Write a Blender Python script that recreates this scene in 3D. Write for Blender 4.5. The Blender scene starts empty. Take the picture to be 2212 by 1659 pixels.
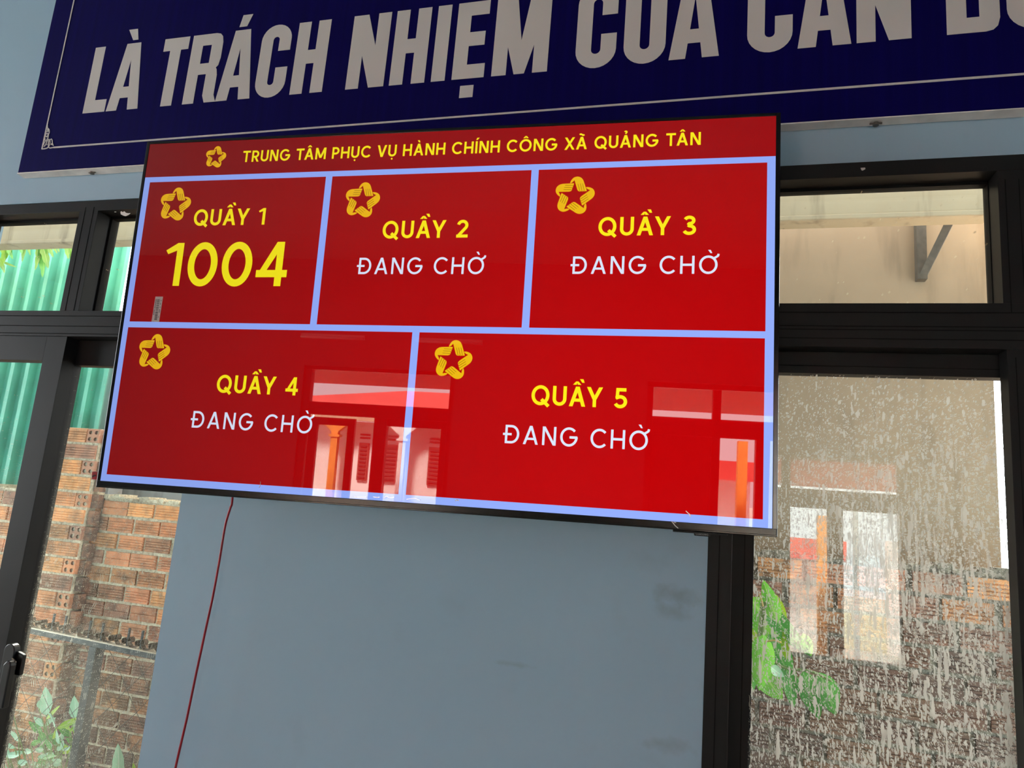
import bpy, math, random, unicodedata
from mathutils import Matrix, Vector
random.seed(7)
S = bpy.context.scene
COL = S.collection
H = 1.60                      # camera height; heights below are measured from the eye and raised by H

def lin(r, g, b):
    f = lambda c: (c/255)/12.92 if c/255 <= .04045 else ((c/255+.055)/1.055)**2.4
    return (f(r), f(g), f(b), 1)

# ------------------------------------------------------------------ camera
F_PX = 1517.32
yaw, pitch, roll = -.27466, .178441, .081232
fw = Vector((math.sin(yaw)*math.cos(pitch), math.cos(yaw)*math.cos(pitch), math.sin(pitch)))
rt = Vector((math.cos(yaw), -math.sin(yaw), 0)); up = rt.cross(fw)
R2 = math.cos(roll)*rt + math.sin(roll)*up; U2 = -math.sin(roll)*rt + math.cos(roll)*up
cam = bpy.data.cameras.new('camera'); co = bpy.data.objects.new('camera', cam); COL.objects.link(co)
cam.sensor_fit = 'HORIZONTAL'; cam.sensor_width = 36; cam.lens = F_PX/2212*36
cam.clip_start = .02; cam.clip_end = 400
M = Matrix((R2, U2, -fw)).transposed().to_4x4(); M.translation = (0, 0, H)
co.matrix_world = M
S.camera = co

# ------------------------------------------------------------------ sky, sun, exposure
W = bpy.data.worlds.new('overcast_sky'); S.world = W; W.use_nodes = True
bg = W.node_tree.nodes['Background']
bg.inputs['Color'].default_value = (.93, .97, 1, 1)
bg.inputs['Strength'].default_value = 10
sun = bpy.data.lights.new('sun', 'SUN'); so = bpy.data.objects.new('sun', sun); COL.objects.link(so)
sun.energy = 78; sun.angle = math.radians(12); sun.color = (1, .95, .86)
so.rotation_euler = Vector((.25, -.62, -.9)).to_track_quat('-Z', 'Y').to_euler(); so.location = (0, 6, 12)
S.view_settings.view_transform = 'Standard'; S.view_settings.look = 'None'
S.view_settings.exposure = 0; S.view_settings.gamma = 1; S.view_settings.use_curve_mapping = False
S.cycles.max_bounces = 10; S.cycles.diffuse_bounces = 5; S.cycles.glossy_bounces = 4
S.cycles.transparent_max_bounces = 24; S.cycles.use_denoising = True; S.cycles.sample_clamp_indirect = 8

def portal(x, y, z, w, h, d):
    l = bpy.data.lights.new('window_portal', 'AREA'); l.shape = 'RECTANGLE'; l.size = w; l.size_y = h; l.cycles.is_portal = True
    o = bpy.data.objects.new('window_portal', l); COL.objects.link(o); o.location = (x, y, z); o.rotation_euler = Vector(d).to_track_quat('-Z', 'Z').to_euler()
portal(-7.32, -.3, 1.9, 2.8, 2.4, (1, 0, 0)); portal(-2.69, -4.44, 1.29, 1.66, 2.58, (0, 1, 0)); portal(.98, -4.44, 1.6, 1.76, 1.9, (0, 1, 0))

# ------------------------------------------------------------------ materials
class NT:
    def __init__(s, name):
        s.m = bpy.data.materials.new(name); s.m.use_nodes = True; s.t = s.m.node_tree
        s.t.nodes.clear(); s.out = s.t.nodes.new('ShaderNodeOutputMaterial')
    def n(s, typ, ins=None, **kw):
        o = s.t.nodes.new('ShaderNode'+typ)
        for k, v in kw.items(): setattr(o, k, v)
        for k, v in (ins or {}).items():
            if isinstance(v, bpy.types.NodeSocket): s.t.links.new(v, o.inputs[k])
            else: o.inputs[k].default_value = v
        return o
    def math(s, op, a, b=0., clamp=False):
        return s.n('Math', {0: a, 1: b}, operation=op, use_clamp=clamp).outputs[0]
    def ramp(s, f, lo, hi, a=0., b=1.):
        o = s.n('MapRange', {0: f, 1: lo, 2: hi, 3: a, 4: b}); return o.outputs[0]
    def mix(s, f, a, b, mode='MIX'):
        o = s.n('Mix', {0: f, 6: a, 7: b}, data_type='RGBA', blend_type=mode); return o.outputs[2]
    def pos(s):
        return s.n('TexCoord').outputs['Object']
    def map(s, v, scale=(1, 1, 1), loc=(0, 0, 0)):
        return s.n('Mapping', {0: v, 1: loc, 3: scale}).outputs[0]
    def noise(s, v, sc, det=3., rough=.5):
        return s.n('TexNoise', {'Vector': v, 'Scale': sc, 'Detail': det, 'Roughness': rough}).outputs[0]
    def bump(s, h, st=.3, d=.01):
        return s.n('Bump', {'Strength': st, 'Distance': d, 'Height': h}).outputs[0]
    def done(s, sh):
        s.t.links.new(sh, s.out.inputs[0]); return s.m
    def pbr(s, col, rough=.5, spec=.5, normal=None, metal=0., **kw):
        d = {'Base Color': col, 'Roughness': rough, 'Specular IOR Level': spec, 'Metallic': metal}
        if normal is not None: d['Normal'] = normal
        d.update(kw)
        return s.done(s.n('BsdfPrincipled', d).outputs[0])

def plain(name, rgb, rough=.5, spec=.5, metal=0., vary=.08, scale=12, bump=0.):
    t = NT(name); p = t.pos(); f = t.noise(p, scale, 4)
    c = lin(*rgb); d = tuple(x*(1-2*vary) for x in c[:3])+(1,); e = tuple(min(1, x*(1+2*vary)) for x in c[:3])+(1,)
    col = t.mix(t.ramp(f, .3, .7), d, e)
    nm = t.bump(t.noise(p, scale*6, 4), bump, .004) if bump else None
    return t.pbr(col, rough, spec, nm, metal)

def facing(t):
    g = t.n('NewGeometry')
    d = t.n('VectorMath', {0: g.outputs['Incoming'], 1: g.outputs['Normal']}, operation='DOT_PRODUCT').outputs['Value']
    return t.math('ABSOLUTE', d)

def lcd(name, rgb, k=1., rough=.012, fall=.8):
    """lit liquid crystal picture element behind a glossy front: its light falls off with the viewing angle as such panels do"""
    t = NT(name)
    e = t.math('MULTIPLY', t.math('POWER', facing(t), fall), k)
    return t.pbr((.004, .004, .005, 1), rough, .5, IOR=1.5, **{'Emission Color': lin(*rgb), 'Emission Strength': e})

def glass(name, dirt=None):
    t = NT(name); c = facing(t)
    fr = t.math('ADD', t.math('MULTIPLY', t.math('POWER', t.math('SUBTRACT', 1., c), 5.), .95), .044)
    tr = t.n('BsdfTransparent', {'Color': (.955, .975, .965, 1)}).outputs[0]
    gl = t.n('BsdfGlossy', {'Color': (1, 1, 1, 1), 'Roughness': 0.}).outputs[0]
    sh = t.n('MixShader', {0: fr, 1: tr, 2: gl}).outputs[0]
    if dirt:
        m, col = dirt(t)
        df = t.n('BsdfDiffuse', {'Color': col}).outputs[0]
        tl = t.n('BsdfTranslucent', {'Color': col}).outputs[0]
        d2 = t.n('MixShader', {0: .6, 1: df, 2: tl}).outputs[0]
        sh = t.n('MixShader', {0: m, 1: sh, 2: d2}).outputs[0]
    return t.done(sh)

def cells(t, p, scale, rmin, rmax, dens):
    """drops: voronoi cells whose drop radius is random per cell; only a share of the cells holds one"""
    v = t.n('TexVoronoi', {'Vector': t.map(p, scale), 'Scale': 1., 'Randomness': 1.}, feature='F1', voronoi_dimensions='3D')
    rnd = t.n('SeparateColor', {0: v.outputs['Color']})
    rad = t.ramp(rnd.outputs[0], 0, 1, rmin, rmax)
    hit = t.math('LESS_THAN', v.outputs['Distance'], rad)
    keep = t.math('LESS_THAN', rnd.outputs[1], dens)
    return t.math('MULTIPLY', hit, keep)

def mud(t):
    p = t.pos(); s = t.n('SeparateXYZ', {0: p}); z = s.outputs[2]; x = s.outputs[0]
    warp = t.n('TexNoise', {'Vector': p, 'Scale': 75., 'Detail': 2.})
    wv = t.n('VectorMath', {0: warp.outputs['Color'], 1: (.5, .5, .5)}, operation='SUBTRACT').outputs[0]
    wv = t.n('VectorMath', {0: wv, 1: (.007, 0, .007)}, operation='MULTIPLY').outputs[0]
    flat = t.n('VectorMath', {0: p, 1: (1, 0, 1)}, operation='MULTIPLY').outputs[0]
    q = t.n('VectorMath', {0: flat, 1: wv}, operation='ADD').outputs[0]
    big = t.noise(flat, 5.5, 3)
    hgt = t.ramp(z, .03, -.40)                              # z runs down from the pane's top edge
    side = t.math('SUBTRACT', 1., t.ramp(t.math('ABSOLUTE', t.math('SUBTRACT', x, .06)), .10, .24, 0., .75))
    d0 = t.math('MULTIPLY', t.math('MULTIPLY', t.ramp(big, .28, .58, .25, 1.), hgt), side, True)
    fine = cells(t, q, (480, 480, 330), .15, .48, t.math('ADD', t.math('MULTIPLY', hgt, .5), .05))
    mid = cells(t, q, (360, 360, 150), .12, .5, t.math('MULTIPLY', d0, .95))
    drip = cells(t, q, (300, 300, 24), .1, .4, t.math('MULTIPLY', t.ramp(z, -.16, -.5), .55))
    fat = cells(t, q, (200, 200, 44), .1, .45, t.math('MULTIPLY', d0, .6))
    streak = cells(t, q, (95, 95, 13), .08, .33, t.math('MULTIPLY', t.ramp(z, -.18, -.5), .30))
    fat = t.math('MAXIMUM', fat, streak)
    run = t.noise(t.map(q, (220, 220, 16)), 1., 3)
    bl = t.n('VectorMath', {0: p, 1: (.06, 0, -.34)}, operation='SUBTRACT').outputs[0]
    bl = t.n('VectorMath', {0: bl, 1: (5.5, 0, 3.2)}, operation='MULTIPLY').outputs[0]
    bl = t.ramp(t.n('VectorMath', {0: bl}, operation='LENGTH').outputs['Value'], 1., .2)
    run = t.math('ADD', run, t.math('MULTIPLY', bl, .10))
    runs = t.math('MULTIPLY', t.ramp(run, .62, .65), t.math('MULTIPLY', d0, .9))
    m = t.math('MAXIMUM', t.math('MAXIMUM', fine, mid), t.math('MAXIMUM', drip, t.math('MAXIMUM', fat, runs)))
    film = t.math('MULTIPLY', t.ramp(big, .35, .75), .045)
    m = t.math('ADD', t.math('MULTIPLY', m, .74), film, True)
    return m, lin(200, 197, 187)

def dust(t):
    p = t.pos(); z = t.n('SeparateXYZ', {0: p}).outputs[2]
    flat = t.n('VectorMath', {0: p, 1: (1, 0, 1)}, operation='MULTIPLY').outputs[0]
    warp = t.n('TexNoise', {'Vector': p, 'Scale': 14., 'Detail': 2.})
    wv = t.n('VectorMath', {0: warp.outputs['Color'], 1: (.06, 0, .02)}, operation='MULTIPLY').outputs[0]
    q = t.n('VectorMath', {0: flat, 1: wv}, operation='ADD').outputs[0]
    h = t.ramp(z, -.15, -.62)
    fine = cells(t, q, (420, 420, 330), .1, .36, t.math('ADD', t.math('MULTIPLY', h, .2), .012))
    drip = cells(t, q, (260, 260, 30), .05, .26, t.math('MULTIPLY', t.ramp(z, -.4, -.8), .25))
    m = t.math('MAXIMUM', fine, drip)
    film = t.math('MULTIPLY', t.ramp(t.noise(flat, 4., 3), .3, .8), t.ramp(z, -.1, -1., .03, .16))
    return t.math('ADD', t.math('MULTIPLY', m, .5), film, True), lin(225, 222, 205)

def specks(t):
    p = t.pos()
    flat = t.n('VectorMath', {0: p, 1: (1, 0, 1)}, operation='MULTIPLY').outputs[0]
    m = cells(t, flat, (90, 90, 80), .06, .16, .05)
    film = t.math('MULTIPLY', t.ramp(t.noise(flat, 5., 3), .35, .8), .05)
    return t.math('ADD', t.math('MULTIPLY', m, .55), film, True), lin(205, 190, 160)

def wall_paint():
    t = NT('blue_grey_wall_paint'); p = t.pos()
    f = t.noise(p, 1.3, 4); g = t.noise(p, 9, 5)
    col = t.mix(t.ramp(f, .3, .7), lin(160, 190, 211), lin(168, 197, 217))
    col = t.mix(t.math('MULTIPLY', t.ramp(g, .62, .78), .10), col, lin(120, 132, 138))
    # grubby hand marks near the window edge of the pier
    for (cx, cz, rx, rz, k) in ((-.045, H-.135, .05, .022, .6), (-.05, H-.165, .04, .018, .45), (-.05, H-.41, .05, .016, .5), (-.10, H-.075, .05, .02, .15), (-.36, H-.305, .05, .006, .35), (-.50, H-.20, .05, .03, .08)):
        d = t.n('VectorMath', {0: p, 1: (cx, 1.46, cz)}, operation='SUBTRACT').outputs[0]
        d = t.n('VectorMath', {0: d, 1: (1/rx, 0, 1/rz)}, operation='MULTIPLY').outputs[0]
        l = t.n('VectorMath', {0: d}, operation='LENGTH').outputs['Value']
        l = t.math('ADD', l, t.ramp(t.noise(p, 45, 4), .2, .8, -.5, .5))
        col = t.mix(t.ramp(l, 1.1, .1, 0, k*.55), col, lin(112, 110, 92))
    nm = t.bump(t.noise(p, 55, 3), .12, .002)
    return t.pbr(col, .62, .3, nm)

def brick_mat():
    t = NT('fired_clay_brick'); p = t.pos()
    a = t.n('Attribute', attribute_name='tint').outputs['Color']
    sp = t.n('SeparateColor', {0: a})
    base = t.mix(sp.outputs[0], lin(246, 172, 112), lin(212, 132, 100))
    base = t.mix(t.ramp(sp.outputs[2], .55, .9), base, lin(184, 130, 104))
    n1 = t.noise(p, 14, 5, .6); n2 = t.noise(p, 70, 4, .6)
    grime = t.math('ADD', sp.outputs[1], t.ramp(n1, .35, .7, -.35, .45), True)  # second tint channel: grime, and the shade tinted into header holes
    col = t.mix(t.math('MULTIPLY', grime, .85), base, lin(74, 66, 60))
    col = t.mix(t.ramp(n2, .58, .72, 0, .6), col, lin(206, 190, 160))
    col = t.mix(t.ramp(n2, .4, .3, 0, .4), col, lin(96, 62, 46))
    return t.pbr(col, .9, .15, t.bump(n2, .35, .004))

def mortar_mat(a_=(168, 146, 120), b_=(244, 228, 196)):
    t = NT('rough_mortar'); p = t.pos()
    n1 = t.noise(p, 5, 5, .6); n2 = t.noise(p, 60, 5, .65)
    col = t.mix(t.ramp(n2, .3, .7), lin(*a_), lin(*b_))
    col = t.mix(t.ramp(n1, .5, .7, 0, .6), col, lin(104, 92, 78))
    return t.pbr(col, .95, .1, t.bump(n2, .9, .01))

def plaster(name, a, b, stain, k=.5, sc=2.2):
    t = NT(name); p = t.pos(); n1 = t.noise(p, sc, 5, .6); n2 = t.noise(p, 40, 5)
    col = t.mix(t.ramp(n1, .3, .7), lin(*a), lin(*b))
    st = t.noise(t.map(p, (1, 1, .16)), 14, 4)
    col = t.mix(t.math('MULTIPLY', t.ramp(st, .56, .75), k), col, lin(*stain))
    sp = cells(t, p, (26, 26, 60), .05, .22, .10)
    col = t.mix(t.math('MULTIPLY', sp, k), col, lin(*stain))
    return t.pbr(col, .85, .2, t.bump(n2, .15, .003))

def leaf_mat(name, a, b, vein, trans=.45, rough=.42):
    t = NT(name); p = t.pos(); n1 = t.noise(p, 18, 3)
    at = t.n('Attribute', attribute_name='rib').outputs['Fac']
    col = t.mix(t.ramp(n1, .3, .7), lin(*a), lin(*b))
    col = t.mix(t.ramp(at, .75, 1), col, lin(*vein))
    pr = t.n('BsdfPrincipled', {'Base Color': col, 'Roughness': rough, 'Specular IOR Level': .4}).outputs[0]
    tl = t.n('BsdfTranslucent', {'Color': col}).outputs[0]
    return t.done(t.n('MixShader', {0: trans, 1: pr, 2: tl}).outputs[0])

def banner_mat():
    t = NT('navy_printed_canvas'); p = t.pos()
    f = t.noise(t.map(p, (60, 1, .6)), 1., 3)
    col = t.mix(t.ramp(f, .35, .7), lin(6, 1, 74), lin(9, 2, 84))
    return t.pbr(col, .7, .08, t.bump(t.noise(p, 3, 2), .2, .02))

MT = dict(
    wall=wall_paint(), backpaint=plain('shaded_back_wall_grey', (92, 98, 104), .7, .2, vary=.03, scale=2), brick=brick_mat(), mortar=mortar_mat(), mortar_dark=mortar_mat((84, 76, 66), (170, 158, 136)), banner=banner_mat(),
    frame=plain('charcoal_aluminium', (32, 31, 31), .45, .2, vary=.06, scale=6),
    frame_dark=plain('black_rubber_gasket', (14, 14, 14), .7, .2),
    groove=plain('frame_shadow_groove', (24, 23, 23), .8, .1),  # darker strips that draw the shade in the frame's grooves
    print_white=plain('white_banner_print', (224, 218, 214), .6, .25, vary=.02, scale=3),
    canvas_edge=plain('folded_white_canvas', (240, 234, 228), .7, .2, vary=.06, scale=20),
    screw=plain('dull_screw', (120, 112, 104), .4, .5, .7),
    bezel=plain('glossy_black_plastic', (9, 9, 10), .16, .5, vary=.02),
    shell=plain('matt_black_plastic', (12, 12, 13), .5, .4, vary=.02),
    bar=plain('brushed_dark_trim', (27, 26, 25), .22, .5, .3, vary=.05, scale=40),
    logo=plain('grey_logo_print', (150, 150, 152), .4, .5),
    red=lcd('screen_red', (190, 0, 2), fall=2.9), blue=lcd('screen_pale_blue', (150, 176, 255)),
    yellow=lcd('screen_yellow', (252, 236, 22)), white=lcd('screen_white', (222, 234, 255)),
    gold=lcd('screen_gold', (240, 188, 14)), golddark=lcd('screen_dark_gold', (130, 60, 0)),
    hdr=lcd('screen_header_red', (178, 0, 6), fall=2.9),
    paper=plain('white_sticker_paper', (206, 190, 186), .6, .3), ink=plain('barcode_ink', (38, 30, 30), .6, .2),
    tagred=plain('red_tag', (170, 18, 30), .4, .4), tagink=plain('tag_mark', (30, 22, 22), .5, .3),
    film=plain('clear_film_scrap', (250, 250, 250), .18, .6, .55),
    cable=plain('red_cable_jacket', (168, 16, 40), .35, .5, vary=.03),
    latch=plain('black_latch_plastic', (14, 13, 14), .35, .5), latchworn=plain('worn_latch_metal', (120, 104, 88), .4, .5, .3),
    glass=glass('clean_window_glass'), glass_mud=glass('mud_splashed_glass', mud), glass_dust=glass('dusty_glass', dust), glass_speck=glass('speckled_glass', specks),
    green=plain('green_painted_sheet', (84, 158, 134), .45, .3, vary=.12, scale=3.5),
    tan=plaster('tan_plaster', (158, 134, 108), (148, 125, 100), (112, 92, 72), .45),
    cream=plaster('cream_concrete', (186, 168, 138), (174, 156, 128), (96, 84, 68), .6),
    cement=plaster('grey_cement', (178, 182, 182), (160, 164, 166), (96, 98, 96), .5),
    steel=plain('weathered_steel', (84, 76, 66), .6, .4, .2, vary=.15, scale=30),
    rust=plain('rusty_iron', (104, 84, 68), .75, .3, .2, vary=.25, scale=40),
    wire=plain('dull_wire', (92, 84, 74), .6, .4, .3, vary=.2, scale=50),
    post=plain('grey_post_paint', (66, 66, 62), .55, .4, vary=.25, scale=22),
    rail=plain('pale_rail_top', (226, 202, 174), .6, .3, vary=.1, scale=20),
    leaf=leaf_mat('bright_leaf', (112, 190, 66), (146, 210, 84), (190, 226, 130)),
    leaf2=leaf_mat('deep_leaf', (72, 142, 62), (96, 166, 74), (140, 190, 110)),
    leaf3=leaf_mat('pale_leaf', (150, 196, 158), (176, 212, 176), (206, 228, 200), .3),
    leaf4=leaf_mat('yellow_leaf', (170, 200, 40), (150, 190, 44), (210, 220, 110)),
    leaf5=leaf_mat('sunlit_leaf', (112, 150, 48), (92, 138, 46), (150, 172, 104), .5),
    stem=plain('green_stem', (110, 130, 70), .6, .3), drystem=plain('dry_stalk', (206, 172, 110), .7, .2),
    soil=plain('bare_soil', (120, 100, 80), .95, .1, vary=.25, scale=6),
    yard=plain('pale_concrete_yard', (190, 184, 172), .9, .2, vary=.1, scale=3),
    floor=plain('beige_floor_tile', (196, 188, 176), .25, .5, vary=.05, scale=2),
    ceil=plain('grey_ceiling', (160, 162, 164), .8, .2, vary=.03, scale=2),
    housewhite=plain('white_house_wall', (236, 226, 222), .8, .2, vary=.04, scale=1.5),
    cream2=plain('cream_yard_wall', (206, 196, 170), .8, .2), orange=plain('orange_pillar_paint', (236, 150, 66), .7, .3), roofred=plain('red_roof_sheet', (196, 70, 62), .6, .3, vary=.08, scale=2),
    louvre=plain('dark_louvre_wood', (112, 70, 62), .6, .3), white_paint=plain('white_paint', (230, 230, 230), .5, .4, vary=.02),
    dark=plain('dark_board', (44, 40, 40), .6, .3), bark=plain('grey_bark', (120, 108, 92), .9, .2),
)

# ------------------------------------------------------------------ mesh builder
class MB:
    def __init__(s): s.v = []; s.f = []; s.tint = []; s.rib = {}
    def face(s, pts, tint=None):
        b = len(s.v); s.v += [tuple(p) for p in pts]; s.f.append(tuple(range(b, b+len(pts)))); s.tint.append(tint); return s
    def box(s, x0, x1, y0, y1, z0, z1, tint=None):
        b = len(s.v)
        s.v += [(x, y, z) for z in (z0, z1) for (x, y) in ((x0, y0), (x1, y0), (x1, y1), (x0, y1))]
        for q in ((3, 2, 1, 0), (4, 5, 6, 7), (0, 1, 5, 4), (1, 2, 6, 5), (2, 3, 7, 6), (3, 0, 4, 7)):
            s.f.append(tuple(b+i for i in q)); s.tint.append(tint)
        return s
    def prism(s, pts, y0, y1):
        """outline in x,z (counter-clockwise seen from -y) given thickness from y0 (front) to y1"""
        b = len(s.v); n = len(pts)
        s.v += [(x, y0, z) for x, z in pts] + [(x, y1, z) for x, z in pts]
        s.f.append(tuple(range(b, b+n))); s.f.append(tuple(range(b+2*n-1, b+n-1, -1)))
        for i in range(n):
            j = (i+1) % n; s.f.append((b+i, b+n+i, b+n+j, b+j))
        s.tint += [None]*(n+2); return s
    def loft(s, rings, close=True, caps=True):
        b = len(s.v); n = len(rings[0])
        for r in rings: s.v += [tuple(p) for p in r]
        for k in range(len(rings)-1):
            for i in range(n if close else n-1):
                j = (i+1) % n
                s.f.append((b+k*n+i, b+k*n+j, b+(k+1)*n+j, b+(k+1)*n+i)); s.tint.append(None)
        if caps:
            s.f.append(tuple(b+i for i in reversed(range(n)))); s.tint.append(None)
            s.f.append(tuple(b+(len(rings)-1)*n+i for i in range(n))); s.tint.append(None)
        return s
    def tube(s, path, r, n=8):
        path = [Vector(p) for p in path]; rings = []
        for i, p in enumerate(path):
            d = (path[min(i+1, len(path)-1)]-path[max(i-1, 0)]).normalized()
            a = d.cross(Vector((0, 1, 0)));
            if a.length < 1e-3: a = d.cross(Vector((1, 0, 0)))
            a.normalize(); c = d.cross(a)
            rr = r(i/(len(path)-1)) if callable(r) else r
            rings.append([p+a*rr*math.cos(2*math.pi*k/n)+c*rr*math.sin(2*math.pi*k/n) for k in range(n)])
        return s.loft(rings)
    def build(s, name, mat, parent=None, base=None, smooth=False, bevel=0., local=False):
        v = s.v; o_loc = Vector((0, 0, 0))
        if not local:
            if parent is not None: off = world_loc(parent)
            else:
                if base is None:
                    xs, ys, zs = zip(*v); base = ((min(xs)+max(xs))/2, (min(ys)+max(ys))/2, min(zs))
                off = Vector(base); o_loc = off
            v = [(x-off.x, y-off.y, z-off.z) for x, y, z in v]
        me = bpy.data.meshes.new(name); me.from_pydata(v, [], s.f); me.update()
        if any(t is not None for t in s.tint):
            a = me.color_attributes.new('tint', 'FLOAT_COLOR', 'CORNER')
            for p in me.polygons:
                t = s.tint[p.index] or (0, 0, 0)
                for li in p.loop_indices: a.data[li].color = (*t, 1)
        if s.rib:
            a = me.attributes.new('rib', 'FLOAT', 'POINT')
            for i, x in s.rib.items(): a.data[i].value = x
        if smooth:
            for p in me.polygons: p.use_smooth = True
        o = bpy.data.objects.new(name, me); COL.objects.link(o)
        if parent is not None: o.parent = parent
        else: o.location = o_loc
        me.materials.append(mat)
        if bevel:
            m = o.modifiers.new('edge', 'BEVEL'); m.width = bevel; m.segments = 2; m.limit_method = 'ANGLE'
        return o

def world_loc(o):
    p = Vector(o.location)
    while o.parent: o = o.parent; p = p+Vector(o.location)
    return p
def tag(o, label, cat, group=None):
    o['label'] = label; o['category'] = cat
    if group: o['group'] = group
    return o
def thing(name, label, cat, loc, group=None):
    o = bpy.data.objects.new(name, None); COL.objects.link(o); o.location = loc; o.empty_display_size = .05
    return tag(o, label, cat, group)
def struct(o): o['kind'] = 'structure'; return o
def at(px, py, Y):
    """the point at depth y = Y that a pixel of the photograph looks at"""
    d = R2*((px-1106)/F_PX) - U2*((py-829.5)/F_PX) + fw
    d = d/d.y*Y; return Vector((d.x, d.y, d.z+H))

# ------------------------------------------------------------------ lettering: strokes in a cap-height-1 box
def arc(cx, cy, rx, ry, a0, a1, n=18):
    return [(cx+rx*math.cos(math.radians(a0+(a1-a0)*i/n)), cy+ry*math.sin(math.radians(a0+(a1-a0)*i/n))) for i in range(n+1)]
def stroke(pts, w, closed=False):
    n = len(pts); L = []; Rr = []
    for i in range(n):
        p = Vector(pts[i])
        a = Vector(pts[(i-1) % n]) if (closed or i > 0) else None
        c = Vector(pts[(i+1) % n]) if (closed or i < n-1) else None
        d1 = (p-a).normalized() if a is not None else None; d2 = (c-p).normalized() if c is not None else None
        if d1 is None: d1 = d2
        if d2 is None: d2 = d1
        n1 = Vector((-d1.y, d1.x)); n2 = Vector((-d2.y, d2.x)); m = n1+n2
        m = m/max(m.length_squared, .15)*2 if m.length > 1e-4 else n1
        L.append(p+m*w/2); Rr.append(p-m*w/2)
    out = []
    for i in range(n if closed else n-1):
        j = (i+1) % n; out.append([tuple(Rr[i]), tuple(Rr[j]), tuple(L[j]), tuple(L[i])])
    return out
def bar(x0, y0, x1, y1, w):        # slanted stroke with flat top and bottom, w measured across
    return [[(x0-w/2, y0), (x0+w/2, y0), (x1+w/2, y1), (x1-w/2, y1)]]
def rect(x0, y0, x1, y1): return [[(x0, y0), (x1, y0), (x1, y1), (x0, y1)]]

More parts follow.
